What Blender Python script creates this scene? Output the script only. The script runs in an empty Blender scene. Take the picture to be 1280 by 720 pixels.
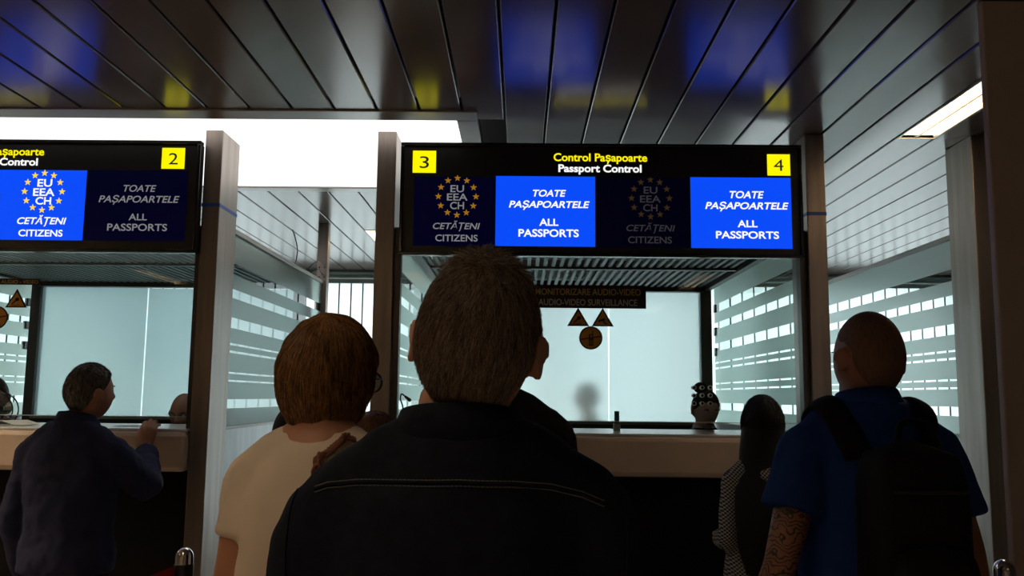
import bpy, math, random
import numpy as np
from mathutils import Vector, Matrix
from mathutils.bvhtree import BVHTree

random.seed(7)
RNG = np.random.default_rng(11)
S = bpy.context.scene
COL = S.collection
R = math.radians

# ------------------------------------------------------------------ camera, world, exposure
CAM_Z = 1.52
cd = bpy.data.cameras.new('camera')
cam = bpy.data.objects.new('camera', cd)
COL.objects.link(cam)
cd.sensor_width = 36.0
cd.lens = 1100 / 1280 * 36.0
cd.clip_start = 0.05
cam.matrix_world = (Matrix.Translation((0, 0, CAM_Z)) @ Matrix.Rotation(R(0.63), 4, 'Z')
                    @ Matrix.Rotation(R(90 + 7.05), 4, 'X') @ Matrix.Rotation(R(0.6), 4, 'Z'))
S.camera = cam
CROT = cam.matrix_world.to_3x3()

S.view_settings.view_transform = 'Standard'
S.view_settings.look = 'None'
S.view_settings.exposure = 0.0
S.view_settings.gamma = 1.0
S.view_settings.use_curve_mapping = False
S.cycles.max_bounces = 10
S.cycles.transparent_max_bounces = 24
S.cycles.sample_clamp_indirect = 4.0
S.cycles.caustics_reflective = False
S.cycles.caustics_refractive = False

SKY_STRENGTH = 3.0
LAMP_STRENGTH = 6.0
LAMP_WATTS = {'left': 190, 'middle': 170, 'right': 45}
NEAR_WATTS = {'left': 90, 'middle': 24}
SKYLIGHT_STRENGTH = 1.5
LAMP_COLOR = (1.0, 0.74, 0.47)

W = bpy.data.worlds.new('daylight')
S.world = W
W.use_nodes = True
W.node_tree.nodes['Background'].inputs[0].default_value = (0.90, 0.96, 1.0, 1)
W.node_tree.nodes['Background'].inputs[1].default_value = SKY_STRENGTH

def at(px, py, Y):
    """the place in the hall, Y metres away, that is seen at a pixel of the photograph"""
    d = CROT @ Vector(((px - 640) / 1100, -(py - 360) / 1100, -1))
    return Vector((0, 0, CAM_Z)) + d * (Y / d.y)

# ------------------------------------------------------------------ materials
def lin(c):
    return tuple(((v / 255) / 12.92 if v / 255 <= .04045 else ((v / 255 + .055) / 1.055) ** 2.4) for v in c)

def mat(name, col, rough=.5, metal=0.0, noise=0.0, nscale=20, bump=0.0, bscale=60, spec=.5, stretch=None):
    m = bpy.data.materials.new(name)
    m.use_nodes = True
    nt = m.node_tree
    b = nt.nodes['Principled BSDF']
    b.inputs['Base Color'].default_value = (*col, 1)
    b.inputs['Roughness'].default_value = rough
    b.inputs['Metallic'].default_value = metal
    b.inputs['Specular IOR Level'].default_value = spec
    tc = nt.nodes.new('ShaderNodeTexCoord')
    src = tc.outputs['Object']
    if stretch:
        mp = nt.nodes.new('ShaderNodeMapping')
        mp.inputs['Scale'].default_value = stretch
        nt.links.new(src, mp.inputs[0])
        src = mp.outputs[0]
    if noise:
        n = nt.nodes.new('ShaderNodeTexNoise')
        n.inputs['Scale'].default_value = nscale
        n.inputs['Detail'].default_value = 5
        nt.links.new(src, n.inputs['Vector'])
        r = nt.nodes.new('ShaderNodeMapRange')
        r.inputs['From Min'].default_value = .3
        r.inputs['From Max'].default_value = .7
        r.inputs['To Min'].default_value = 1 - noise
        r.inputs['To Max'].default_value = 1 + noise
        nt.links.new(n.outputs[0], r.inputs[0])
        v = nt.nodes.new('ShaderNodeVectorMath')
        v.operation = 'SCALE'
        v.inputs[0].default_value = col
        nt.links.new(r.outputs[0], v.inputs['Scale'])
        nt.links.new(v.outputs[0], b.inputs['Base Color'])
    if bump:
        n2 = nt.nodes.new('ShaderNodeTexNoise')
        n2.inputs['Scale'].default_value = bscale
        n2.inputs['Detail'].default_value = 4
        nt.links.new(src, n2.inputs['Vector'])
        bp = nt.nodes.new('ShaderNodeBump')
        bp.inputs['Strength'].default_value = bump
        bp.inputs['Distance'].default_value = .004
        nt.links.new(n2.outputs[0], bp.inputs['Height'])
        nt.links.new(bp.outputs[0], b.inputs['Normal'])
    return m

def emit(name, col, strength=1.0):
    m = bpy.data.materials.new(name)
    m.use_nodes = True
    b = m.node_tree.nodes['Principled BSDF']
    b.inputs['Base Color'].default_value = (.003, .003, .003, 1)
    b.inputs['Roughness'].default_value = .35
    b.inputs['Specular IOR Level'].default_value = .06
    b.inputs['Emission Color'].default_value = (*col, 1)
    b.inputs['Emission Strength'].default_value = strength
    return m

def glass_nodes(nt, tint, ior=1.45):
    tr = nt.nodes.new('ShaderNodeBsdfTransparent')
    tr.inputs[0].default_value = (*tint, 1)
    gl = nt.nodes.new('ShaderNodeBsdfGlossy')
    gl.inputs['Roughness'].default_value = 0.0
    fr = nt.nodes.new('ShaderNodeFresnel')
    fr.inputs[0].default_value = ior
    mx = nt.nodes.new('ShaderNodeMixShader')
    ge = nt.nodes.new('ShaderNodeNewGeometry')
    ma = nt.nodes.new('ShaderNodeMath')
    ma.operation = 'MULTIPLY_ADD'      # the far face of a pane does not mirror
    nt.links.new(ge.outputs['Backfacing'], ma.inputs[0])
    nt.links.new(fr.outputs[0], ma.inputs[2])
    ma.inputs[1].default_value = -10
    ma.use_clamp = True
    nt.links.new(ma.outputs[0], mx.inputs[0])
    nt.links.new(tr.outputs[0], mx.inputs[1])
    nt.links.new(gl.outputs[0], mx.inputs[2])
    return mx

def clear_glass(name, tint=(.93, .97, .96), ior=1.45):
    m = bpy.data.materials.new(name)
    m.use_nodes = True
    nt = m.node_tree
    mx = glass_nodes(nt, tint, ior)
    nt.links.new(mx.outputs[0], nt.nodes['Material Output'].inputs[0])
    return m

def frosted(name, trans=(.72, .88, .9), diff=(.4, .48, .46), mixf=.4, bands=None, see=0.0, fwd=.35, rough=.6):
    """frosted film on glass; bands = list of (z0, z1) left clear"""
    m = bpy.data.materials.new(name)
    m.use_nodes = True
    nt = m.node_tree
    t = nt.nodes.new('ShaderNodeBsdfTranslucent')
    t.inputs[0].default_value = (*trans, 1)
    d = nt.nodes.new('ShaderNodeBsdfDiffuse')
    d.inputs[0].default_value = (*diff, 1)
    mx = nt.nodes.new('ShaderNodeMixShader')
    mx.inputs[0].default_value = mixf
    nt.links.new(t.outputs[0], mx.inputs[1])
    nt.links.new(d.outputs[0], mx.inputs[2])
    rf = nt.nodes.new('ShaderNodeBsdfRefraction')
    rf.inputs['Color'].default_value = (*[min(1, c * 1.05) for c in trans], 1)
    rf.inputs['Roughness'].default_value = rough
    rf.inputs['IOR'].default_value = 1.15
    mr = nt.nodes.new('ShaderNodeMixShader')
    mr.inputs[0].default_value = fwd
    nt.links.new(mx.outputs[0], mr.inputs[1])
    nt.links.new(rf.outputs[0], mr.inputs[2])
    g = nt.nodes.new('ShaderNodeBsdfGlossy')
    g.inputs['Roughness'].default_value = .12
    m2 = nt.nodes.new('ShaderNodeMixShader')
    m2.inputs[0].default_value = .05
    nt.links.new(mr.outputs[0], m2.inputs[1])
    nt.links.new(g.outputs[0], m2.inputs[2])
    last = m2
    if see:
        tp = nt.nodes.new('ShaderNodeBsdfTransparent')
        m3 = nt.nodes.new('ShaderNodeMixShader')
        m3.inputs[0].default_value = see
        nt.links.new(m2.outputs[0], m3.inputs[1])
        nt.links.new(tp.outputs[0], m3.inputs[2])
        last = m3
    if bands:
        cg = glass_nodes(nt, (.95, .98, .97))
        tc = nt.nodes.new('ShaderNodeTexCoord')
        sp = nt.nodes.new('ShaderNodeSeparateXYZ')
        nt.links.new(tc.outputs['Object'], sp.inputs[0])
        acc = None
        for z0, z1 in bands:
            c = nt.nodes.new('ShaderNodeMath')
            c.operation = 'COMPARE'
            c.inputs[1].default_value = (z0 + z1) / 2
            c.inputs[2].default_value = (z1 - z0) / 2
            nt.links.new(sp.outputs['Z'], c.inputs[0])
            if acc is None:
                acc = c
            else:
                a = nt.nodes.new('ShaderNodeMath')
                a.operation = 'ADD'
                a.use_clamp = True
                nt.links.new(acc.outputs[0], a.inputs[0])
                nt.links.new(c.outputs[0], a.inputs[1])
                acc = a
        m4 = nt.nodes.new('ShaderNodeMixShader')
        nt.links.new(acc.outputs[0], m4.inputs[0])
        nt.links.new(last.outputs[0], m4.inputs[1])
        nt.links.new(cg.outputs[0], m4.inputs[2])
        last = m4
    nt.links.new(last.outputs[0], nt.nodes['Material Output'].inputs[0])
    return m

# ------------------------------------------------------------------ mesh builder
class MB:
    def __init__(self):
        self.v, self.f, self.mi = [], [], []

    def add(self, vs, fs, mi=0):
        o = len(self.v)
        self.v.extend([tuple(p) for p in vs])
        self.f.extend([tuple(i + o for i in q) for q in fs])
        self.mi.extend([mi] * len(fs))

    def box(self, x0, x1, y0, y1, z0, z1, mi=0, front_mi=None):
        vs = [(x, y, z) for z in (z0, z1) for y in (y0, y1) for x in (x0, x1)]
        fs = [(0, 2, 3, 1), (4, 5, 7, 6), (0, 1, 5, 4), (2, 6, 7, 3), (0, 4, 6, 2), (1, 3, 7, 5)]
        self.add(vs, fs, mi)
        if front_mi is not None:
            for k in front_mi:
                self.mi[len(self.mi) - 6 + k] = front_mi[k]

    def grid(self, P, closed_u=True, caps=True, mi=0):
        """P[ring][k] points; rings joined"""
        n, m = len(P), len(P[0])
        vs = [p for r in P for p in r]
        fs = []
        for i in range(n - 1):
            for k in range(m if closed_u else m - 1):
                k2 = (k + 1) % m
                fs.append((i * m + k, i * m + k2, (i + 1) * m + k2, (i + 1) * m + k))
        if caps and closed_u:
            fs.append(tuple(range(m - 1, -1, -1)))
            fs.append(tuple((n - 1) * m + k for k in range(m)))
        self.add(vs, fs, mi)

    def tube(self, pts, rad, seg=12, round_caps=True, smooth=0, mi=0, flat=1.0, up=None):
        pts = [Vector(p) for p in pts]
        rad = [rad] * len(pts) if not hasattr(rad, '__len__') else list(rad)
        if smooth:
            pts, rad = catmull(pts, rad, smooth)
        n = len(pts)
        tg = []
        for i in range(n):
            t = pts[min(i + 1, n - 1)] - pts[max(i - 1, 0)]
            tg.append(t.normalized() if t.length > 1e-9 else Vector((0, 0, 1)))
        ref = Vector(up) if up is not None else (Vector((0, 0, 1)) if abs(tg[0].z) < .9 else Vector((0, 1, 0)))
        rings = []
        nrm = None
        frames = []
        for i in range(n):
            if nrm is None:
                nrm = (ref - tg[i] * ref.dot(tg[i])).normalized()
            else:
                nrm = (nrm - tg[i] * nrm.dot(tg[i]))
                nrm = nrm.normalized() if nrm.length > 1e-6 else frames[-1][0]
            frames.append((nrm, tg[i].cross(nrm)))

        def ring(c, r, fr):
            return [c + fr[0] * (math.cos(a) * r * flat) + fr[1] * (math.sin(a) * r)
                    for a in [2 * math.pi * k / seg for k in range(seg)]]
        if round_caps:
            for a in (80, 55, 28):
                rings.append(ring(pts[0] - tg[0] * rad[0] * math.sin(R(a)), rad[0] * math.cos(R(a)), frames[0]))
        for i in range(n):
            rings.append(ring(pts[i], rad[i], frames[i]))
        if round_caps:
            for a in (28, 55, 80):
                rings.append(ring(pts[-1] + tg[-1] * rad[-1] * math.sin(R(a)), rad[-1] * math.cos(R(a)), frames[-1]))
        self.grid(rings, mi=mi)

    def ell(self, c, r, M=None, nu=24, nv=14, mi=0):
        P = []
        for i in range(nv + 1):
            th = math.pi * (i + .02) / (nv + .04)
            row = []
            for k in range(nu):
                ph = 2 * math.pi * k / nu
                p = Vector((r[0] * math.sin(th) * math.cos(ph), r[1] * math.sin(th) * math.sin(ph), -r[2] * math.cos(th)))
                if M is not None:
                    p = M @ p
                row.append(p + Vector(c))
            P.append(row)
        self.grid(P, mi=mi)

    def rings(self, specs, seg=40, e=2.3, mi=0):
        """specs: (z, cx, cy, rx, ry) superellipse rings bottom to top"""
        P = []
        for z, cx, cy, rx, ry in specs:
            row = []
            for k in range(seg):
                a = 2 * math.pi * k / seg
                c, s = math.cos(a), math.sin(a)
                row.append((cx + rx * math.copysign(abs(c) ** (2 / e), c), cy + ry * math.copysign(abs(s) ** (2 / e), s), z))
            P.append(row)
        self.grid(P, mi=mi)

    def lathe(self, prof, c=(0, 0, 0), seg=24, mi=0):
        P = [[(c[0] + r * math.cos(2 * math.pi * k / seg), c[1] + r * math.sin(2 * math.pi * k / seg), c[2] + z)
              for k in range(seg)] for r, z in prof]
        self.grid(P, mi=mi)

    def prism_y(self, poly, y0, y1, mi=0):
        """poly: list of (x, z)"""
        n = len(poly)
        vs = [(x, y0, z) for x, z in poly] + [(x, y1, z) for x, z in poly]
        fs = [tuple(range(n)), tuple(range(2 * n - 1, n - 1, -1))]
        fs += [(k, (k + 1) % n, n + (k + 1) % n, n + k)[::-1] for k in range(n)]
        self.add(vs, fs, mi)

    def ring_y(self, cx, cz, r0, r1, y0, y1, seg=28, mi=0):
        P = []
        for r, y in ((r0, y0), (r1, y0), (r1, y1), (r0, y1), (r0, y0)):
            P.append([(cx + r * math.cos(2 * math.pi * k / seg), y, cz + r * math.sin(2 * math.pi * k / seg)) for k in range(seg)])
        self.grid(P, caps=False, mi=mi)

    def scale(self, s):
        self.v = [(a * s, b * s, c * s) for a, b, c in self.v]

    def mesh(self, name, mats):
        me = bpy.data.meshes.new(name)
        me.from_pydata(self.v, [], self.f)
        for m in (mats if isinstance(mats, (list, tuple)) else [mats]):
            me.materials.append(m)
        me.polygons.foreach_set('material_index', self.mi)
        me.update()
        return me

def catmull(pts, rad, n):
    op, orr = [], []
    N = len(pts)
    for i in range(N - 1):
        p0, p1, p2, p3 = pts[max(i - 1, 0)], pts[i], pts[i + 1], pts[min(i + 2, N - 1)]
        for k in range(n):
            t = k / n
            op.append(.5 * ((2 * p1) + (p2 - p0) * t + (2 * p0 - 5 * p1 + 4 * p2 - p3) * t * t + (3 * p1 - p0 - 3 * p2 + p3) * t ** 3))
            orr.append(rad[i] * (1 - t) + rad[i + 1] * t)
    op.append(pts[-1])
    orr.append(rad[-1])
    return op, orr

def hook(o, parent):
    if parent is not None:
        o.parent = parent
        o.matrix_parent_inverse = Matrix.Translation(-parent.location) if parent.parent is None else Matrix.Identity(4)

def obj(name, mb, mats, parent=None, smooth=False, bevel=0, local=False, fix=True):
    me = mb if isinstance(mb, bpy.types.Mesh) else mb.mesh(name, mats)
    o = bpy.data.objects.new(name, me)
    COL.objects.link(o)
    if parent is not None:
        o.parent = parent
        if not local:
            root = parent
            while root.parent is not None:
                root = root.parent
            if parent.parent is None:
                o.matrix_parent_inverse = Matrix.Translation(-root.location)
    if smooth:
        me.polygons.foreach_set('use_smooth', [True] * len(me.polygons))
    if bevel:
        b = o.modifiers.new('bevel', 'BEVEL')
        b.width = bevel
        b.segments = 2
        b.limit_method = 'ANGLE'
    return o

def tag(o, label=None, cat=None, group=None, kind=None):
    if label: o['label'] = label
    if cat: o['category'] = cat
    if group: o['group'] = group
    if kind: o['kind'] = kind
    return o

def thing(name, label, cat, loc=(0, 0, 0), group=None):
    o = bpy.data.objects.new(name, None)
    COL.objects.link(o)
    o.location = loc
    o.empty_display_size = .1
    return tag(o, label, cat, group)

def struct(name, mb, mats, **kw):
    return tag(obj(name, mb, mats, **kw), kind='structure')

def bake(o):
    dg = bpy.context.evaluated_depsgraph_get()
    me = bpy.data.meshes.new_from_object(o.evaluated_get(dg))
    old = o.data
    o.modifiers.clear()
    o.data = me
    bpy.data.meshes.remove(old)
    return o

def text_obj(name, s, m, parent, x0, x1, zb, cap, y, bold=.0, shear=0.0, thick=.0008):
    """lettering fitted between x0 and x1, baseline zb, capital height cap, facing -Y"""
    c = bpy.data.curves.new(name, 'FONT')
    c.body = s
    c.size = 1
    c.offset = bold
    c.shear = shear
    c.resolution_u = 4
    o = bpy.data.objects.new(name, c)
    COL.objects.link(o)
    bpy.context.view_layer.update()
    dg = bpy.context.evaluated_depsgraph_get()
    me = bpy.data.meshes.new_from_object(o.evaluated_get(dg))
    bpy.data.objects.remove(o)
    bpy.data.curves.remove(c)
    n = len(me.vertices)
    co = np.empty(n * 3)
    me.vertices.foreach_get('co', co)
    co = co.reshape(-1, 3)
    fs = [tuple(p.vertices) for p in me.polygons]
    bpy.data.meshes.remove(me)
    lo, hi = co[:, 0].min(), co[:, 0].max()
    capu = .729
    X = x0 + (co[:, 0] - lo) / (hi - lo) * (x1 - x0)
    Z = zb + co[:, 1] / capu * cap
    mb = MB()
    mb.add(np.stack([X, np.full(n, y), Z], 1).tolist(), fs)
    return obj(name, mb, m, parent)

# ------------------------------------------------------------------ shared materials
M_ceil = mat('painted metal ceiling', (.19, .16, .145), .19, .32, noise=.03, nscale=4, spec=.4)
M_gap = mat('ceiling gap black', (.008, .008, .008), .8)
M_wall = mat('hall wall paint', (.16, .145, .135), .8, noise=.06, nscale=3)
M_floor = mat('stone floor', (.30, .27, .24), .35, noise=.2, nscale=5)
M_steel = mat('brushed steel', (.28, .235, .205), .38, .9, noise=.25, nscale=3, bump=.08, bscale=30, stretch=(6, 6, .5))
M_steel_d = mat('dark bronze steel', (.10, .085, .075), .4, .7)
M_black = mat('black plastic', (.006, .006, .007), .35)
M_bezel = mat('black gloss bezel', (.005, .005, .006), .22)
M_trim = mat('pale grey trim', (.33, .33, .31), .45, .3)
M_fascia = mat('beige laminate', (.72, .57, .46), .42, noise=.04, nscale=6)
M_top = mat('white counter top', (.75, .75, .74), .22)
M_dark = mat('dark counter base', (.005, .0048, .0048), .6, spec=.1)
M_panel = mat('grey steel panel', (.34, .36, .37), .4, .5, noise=.12, nscale=4, stretch=(5, 5, 1))
M_grill = mat('grey grille bars', (.24, .265, .265), .5, .3)
M_grill_d = mat('grille upper liner', (.45, .48, .48), .8)
M_frame = mat('dark window frame', (.075, .068, .06), .45, .3)
M_clear = clear_glass('clear booth glass')
M_edge = mat('polished glass edge', (.75, .88, .86), .15)
M_chrome = mat('chrome', (.75, .72, .70), .12, 1.0)
M_white_em = emit('luminous ceiling diffuser', (1.0, .985, .95), SKYLIGHT_STRENGTH)
M_lamp = emit('lamp tube glow', (1.0, .86, .68), LAMP_STRENGTH * 3)
M_louvre = mat('lamp louvre', (.85, .78, .66), .3, .4)
M_tape = mat('blue tape', lin((30, 70, 150)), .5)
M_red = mat('red belt webbing', (.35, .012, .015), .8, bump=.2, bscale=300)
M_cable = mat('black cable', (.01, .01, .01), .5)

# ------------------------------------------------------------------ room shell
HC = 2.75
PW = .184
X0, X1, YB, YF = -6.34, 5.6, -5.0, 8.75
LAMPS = []          # (plank index, y0, y1)
lamp_cols = {12: 'right', -4: 'middle', -19: 'left'}
for k in (12, -4, -19):
    LAMPS.append((k, -1.8, -.62))
    LAMPS.append((k, -4.6, -3.4))
    LAMPS.append((k, 6.5, 7.7))
LAMPS.append((12, 2.84, 4.04))
LAMPS.append((-19, 2.84, 3.78))  # unseen lamp, added to brighten the left counter front
LAMPS.append((-19, .3, 1.5))
LAMPS.append((-4, .3, 1.5))
SKY_X0, SKY_X1, SKY_Y0, SKY_Y1 = -5.0, -.297, 3.81, 5.12

mb = MB()
k = -32
while True:
    xa = -.45 + PW * k
    if xa > X1:
        break
    xb = xa + PW
    cuts = [(a, b) for kk, a, b in LAMPS if kk == k]
    if xb > SKY_X0 - .07 and xa < SKY_X1 + .06:
        cuts.append((SKY_Y0, SKY_Y1))
    cuts.sort()
    y = YB
    for a, b in cuts + [(YF, YF)]:
        if a > y:
            g = .0045
            # rounded plank edges
            prof = [(xa + g, HC + .02), (xa + g, HC + .004), (xa + g + .004, HC), (xb - g - .004, HC), (xb - g, HC + .004), (xb - g, HC + .02)]
            vs = [(px_, y, pz_) for px_, pz_ in prof] + [(px_, a, pz_) for px_, pz_ in prof]
            n = 6
            fs = [(i, n + i, n + (i + 1) % n, (i + 1) % n) for i in range(n)]
            fs += [tuple(range(n)), tuple(range(2 * n - 1, n - 1, -1))]
            mb.add(vs, fs)
        y = b
    k += 1
mb.box(X0, X1, YB, YF, HC + .12, HC + .2, mi=1)
mb.box(X0, X1, YF - .02, YF, HC + .0, HC + .12, mi=1)
struct('ceiling', mb, [M_ceil, M_gap])

mb = MB(); mb.box(X0 - .2, X1 + .2, YB - .2, YF + .3, -.1, 0)
struct('floor', mb, M_floor)
mb = MB(); mb.box(X0 - .15, X0, YB - .15, YF + .3, 0, HC + .2)
struct('wall_left', mb, M_wall)
mb = MB(); mb.box(X1, X1 + .15, YB - .15, YF + .3, 0, HC + .2)
struct('wall_right', mb, M_wall)
mb = MB(); mb.box(X0, X1, YB - .15, YB, 0, HC + .2)
struct('wall_back', mb, M_wall)

# far window wall with vertical blinds, daylight behind
M_head = mat('teal window head', (.30, .40, .39), .5)
mb = MB(); mb.box(X0, X1, YF - .1, YF, 2.68, HC)
mb.box(X0, X1, YF - .13, YF - .1, 2.72, 2.735)
mb.tube([(X0, YF - .2, 2.67), (X1, YF - .2, 2.67)], .018, 10)
struct('trim_1', mb, M_head)
mb = MB()
for i in range(10):
    x = X0 + (X1 - X0) * i / 9
    mb.box(x - .03, x + .03, YF + .1, YF + .16, .1, 2.7)
mb.box(X0, X1, YF + .1, YF + .16, 0, .1)
mb.box(X0, X1, YF + .1, YF + .16, 2.66, 2.75)
w1 = struct('window_1', mb, M_frame)
mb = MB(); mb.box(X0, X1, YF + .125, YF + .135, .1, 2.66)
obj('glass_pane', mb, M_clear, w1)

m = bpy.data.materials.new('white blind fabric')
m.use_nodes = True
nt = m.node_tree
t = nt.nodes.new('ShaderNodeBsdfTranslucent'); t.inputs[0].default_value = (.93, .97, .98, 1)
d = nt.nodes.new('ShaderNodeBsdfDiffuse'); d.inputs[0].default_value = (.85, .87, .87, 1)
mx = nt.nodes.new('ShaderNodeMixShader'); mx.inputs[0].default_value = .25
nt.links.new(t.outputs[0], mx.inputs[1]); nt.links.new(d.outputs[0], mx.inputs[2])
nt.links.new(mx.outputs[0], nt.nodes['Material Output'].inputs[0])
M_blind = m
bl = thing('vertical_blind', 'white vertical blinds hanging along the bright far window', 'blind', (0, YF - .02, 2.65))
mb = MB(); mb.box(X0 + .02, X1 - .02, YF - .05, YF + .02, 2.63, 2.67)
obj('headrail', mb, M_trim, bl)
mb = MB()
x = X0 + .03
i = 0
SL = .118
while x + SL < X1 - .02:
    yy = YF - .02 + (.003 if i % 2 else -.003)
    # slightly curved slat, overlapping its neighbour
    row = []
    for q in range(5):
        u = q / 4
        row.append((x + (SL + .014) * u, yy - .008 * (1 - (2 * u - 1) ** 2)))
    vs = [(a, b, z) for z in (.06, 2.64) for a, b in row]
    mb.add(vs, [(q, q + 1, q + 6, q + 5) for q in range(4)])
    mb.box(x - .002, x + .012, yy - .02, yy - .016, .06, 2.64, mi=1)  # opaque grey strip stands in for the shade where two slats overlap
    x += SL
    i += 1
obj('slats', mb, [M_blind, mat('slat overlap shade', (.22, .22, .23), .8)], bl)

# ------------------------------------------------------------------ luminous ceiling and lamps
sk = thing('luminous_ceiling_panel', 'large glowing white ceiling panel above the left booth and walkway', 'ceiling light', ((SKY_X0 + SKY_X1) / 2, 4.45, HC))
mb = MB(); mb.box(SKY_X0, SKY_X1, SKY_Y0, SKY_Y1, HC + .002, HC + .03)
obj('diffuser', mb, M_white_em, sk)
mb = MB()
mb.box(SKY_X0 - .06, SKY_X1 + .095, SKY_Y0 - .12, SKY_Y0, HC - .008, HC + .06)
mb.box(SKY_X0 - .06, SKY_X1 + .095, SKY_Y1, SKY_Y1 + .09, HC - .008, HC + .06)
mb.box(SKY_X1, SKY_X1 + .095, SKY_Y0, SKY_Y1, HC - .008, HC + .06)
mb.box(SKY_X0 - .06, SKY_X0, SKY_Y0, SKY_Y1, HC - .008, HC + .06)
obj('frame', mb, mat('panel surround metal', (.28, .25, .23), .3, .6), sk, bevel=.003)

for k, ya, yb in LAMPS:
    xa = -.45 + PW * k + .012
    xb = xa + PW - .024
    if ya > 0 and ya < 1:
        lab = 'warm ceiling lamp above the queue, %s' % ('over the far left' if k == -19 else 'left of the man in the denim jacket')
    elif ya > 2 and ya < 3 and k == -19:
        lab = 'unseen warm lamp added in front of the left booth to light its counter'
    elif ya > 2 and ya < 3:
        lab = 'long warm ceiling lamp with louvres beside the dark brown panel'
    elif ya > 6:
        lab = {'middle': 'warm ceiling lamp beyond the walkway between the two signs'}.get(lamp_cols[k], 'warm ceiling lamp near the far window, beyond the %s end of the booths' % lamp_cols[k])
    else:
        lab = 'warm ceiling lamp of the %s row, %s the queue, mirrored in the booth glass' % (lamp_cols[k], 'just behind' if ya > -2 else 'far behind')
    L = thing('ceiling_lamp', lab, 'ceiling light', ((xa + xb) / 2, (ya + yb) / 2, HC), 'louvred ceiling lamps')
    mb = MB()
    t_ = .008
    mb.box(xa, xb, ya, yb, HC + .095, HC + .105)
    mb.box(xa - t_, xa, ya, yb, HC - .003, HC + .105)
    mb.box(xb, xb + t_, ya, yb, HC - .003, HC + .105)
    mb.box(xa - t_, xb + t_, ya - t_, ya, HC - .003, HC + .105)
    mb.box(xa - t_, xb + t_, yb, yb + t_, HC - .003, HC + .105)
    obj('housing', mb, M_louvre, L)
    for fx in (.27, .73):
        mb = MB()
        xx = xa + (xb - xa) * fx
        mb.tube([(xx, ya + .03, HC + .06), (xx, yb - .03, HC + .06)], .016, 10)
        obj('tube', mb, M_lamp, L, smooth=True)
    la = bpy.data.lights.new('lamp_light', 'AREA')
    la.shape = 'RECTANGLE'
    la.size, la.size_y = .13, yb - ya - .05
    la.energy = NEAR_WATTS[lamp_cols[k]] if 0 < ya < 1 else ({-19: 420, 12: 14}[k] if ya > 2 and ya < 3 else LAMP_WATTS[lamp_cols[k]])
    la.color = LAMP_COLOR
    lo = bpy.data.objects.new('lamp_light', la)
    COL.objects.link(lo)
    lo.location = ((xa + xb) / 2, (ya + yb) / 2, HC + .092)
    lo.parent = L
    lo.matrix_parent_inverse = Matrix.Translation(-L.location)
    mb = MB()
    n = 18
    for i in range(n):
        yy = ya + (yb - ya) * (i + .5) / n
        mb.box(xa, xb, yy - .0015, yy + .0015, HC + .002, HC + .04)
    mb.box((xa + xb) / 2 - .004, (xa + xb) / 2 + .004, ya, yb, HC + .0, HC + .042)
    obj('louvre', mb, M_louvre, L)

# ------------------------------------------------------------------ pillars
def pillar(x0, x1, y0, y1, z1, label, tape=None, name='steel_pillar', screws=False):
    P = thing(name, label, 'pillar', ((x0 + x1) / 2, (y0 + y1) / 2, 0), 'brushed steel pillars')
    mb = MB(); mb.box(x0, x1, y0, y1, 0, z1)
    obj('post', mb, M_steel, P, bevel=.004)
    mb = MB(); mb.box(x0 - .02, x1 + .02, y0 - .02, y1 + .02, 0, .012)
    obj('base_plate', mb, M_steel, P, bevel=.002)
    if tape:
        mb = MB(); mb.box(x0 - .0015, x1 + .0015, y0 - .0015, y1 + .0015, tape - .008, tape + .008)
        obj('blue_tape', mb, M_tape, P)
    if screws:
        for sx in (.25, .75):
            for sz in (2.43, 2.36):
                mb = MB()
                mb.ell((x0 + (x1 - x0) * sx, y0, sz), (.006, .003, .006), nu=10, nv=6)
                obj('screw', mb, M_black, P, smooth=True)
    return P

FP = 4.0
pillar(-1.490, -1.408, FP, FP + .25, HC, 'brushed steel pillar with blue tape, right of the sign with number 2', tape=at(265, 256, 4).z)
pillar(-.680, -.592, FP, FP + .25, HC, 'brushed steel pillar just left of the sign with number 3')
pillar(1.314, 1.402, FP, FP + .25, HC, 'brushed steel pillar just right of the sign with number 4', tape=at(1020, 267, 4).z)
pillar(2.083, 2.165, FP, FP + .25, HC, 'brushed steel pillar at the right end, beside the dark brown panel')
pillar(-3.488, -3.406, FP, FP + .25, HC, 'brushed steel pillar at the far left end of the left booth')
pillar(-1.475, -1.40, 6.25, 6.32, HC, 'steel end post of the glass screen behind the woman in the cream shirt', name='end_post', screws=True)
pillar(2.085, 2.16, 6.25, 6.32, HC, 'steel end post of the glass screen behind the man with the backpack', name='end_post')

cx = at(1247, 360, 2.6).x
mb = MB(); mb.box(cx, cx + .95, 2.6, 2.63, 0, HC)
c = obj('cladding_panel', mb, mat('dark brown column paint', (.48, .40, .37), .6, noise=.05, nscale=8), bevel=.006)
tag(c, 'tall dark brown metal wall panel at the right edge', 'panel')

# ------------------------------------------------------------------ signs
M_blue = emit('lit blue screen', (.003, .072, .95), 1.0)
M_blue_off = emit('dimmed blue screen', (.0003, .0004, .010), 1.0)
M_blue_vdim = emit('darkest blue screen', (.0004, .0004, .004), 1.0)
M_wtext = emit('bright white lettering', (1, 1, 1), 1.0)
M_dtext = emit('dim grey lettering', lin((122, 122, 124)), 1.0)
M_vdtext = emit('very dim grey lettering', lin((48, 46, 49)), 1.0)
M_ytext = emit('yellow lettering', (1, .88, .0), 1.0)
M_yellow = emit('yellow number plate', (1.0, .93, .0), 1.0)
M_star = emit('gold star', (1.0, .70, .05), 1.0)
M_dstar = emit('dim gold star', lin((150, 105, 25)), 1.0)
M_vdstar = emit('very dim gold star', lin((52, 37, 18)), 1.0)
M_ink = mat('black numeral', (.004, .004, .004), .5)
SY = 3.955
LET = {'lit': M_wtext, 'dim': M_dtext, 'faint': M_vdtext}
SCR = {'lit': M_blue, 'dim': M_blue_off, 'faint': M_blue_vdim}
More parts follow.
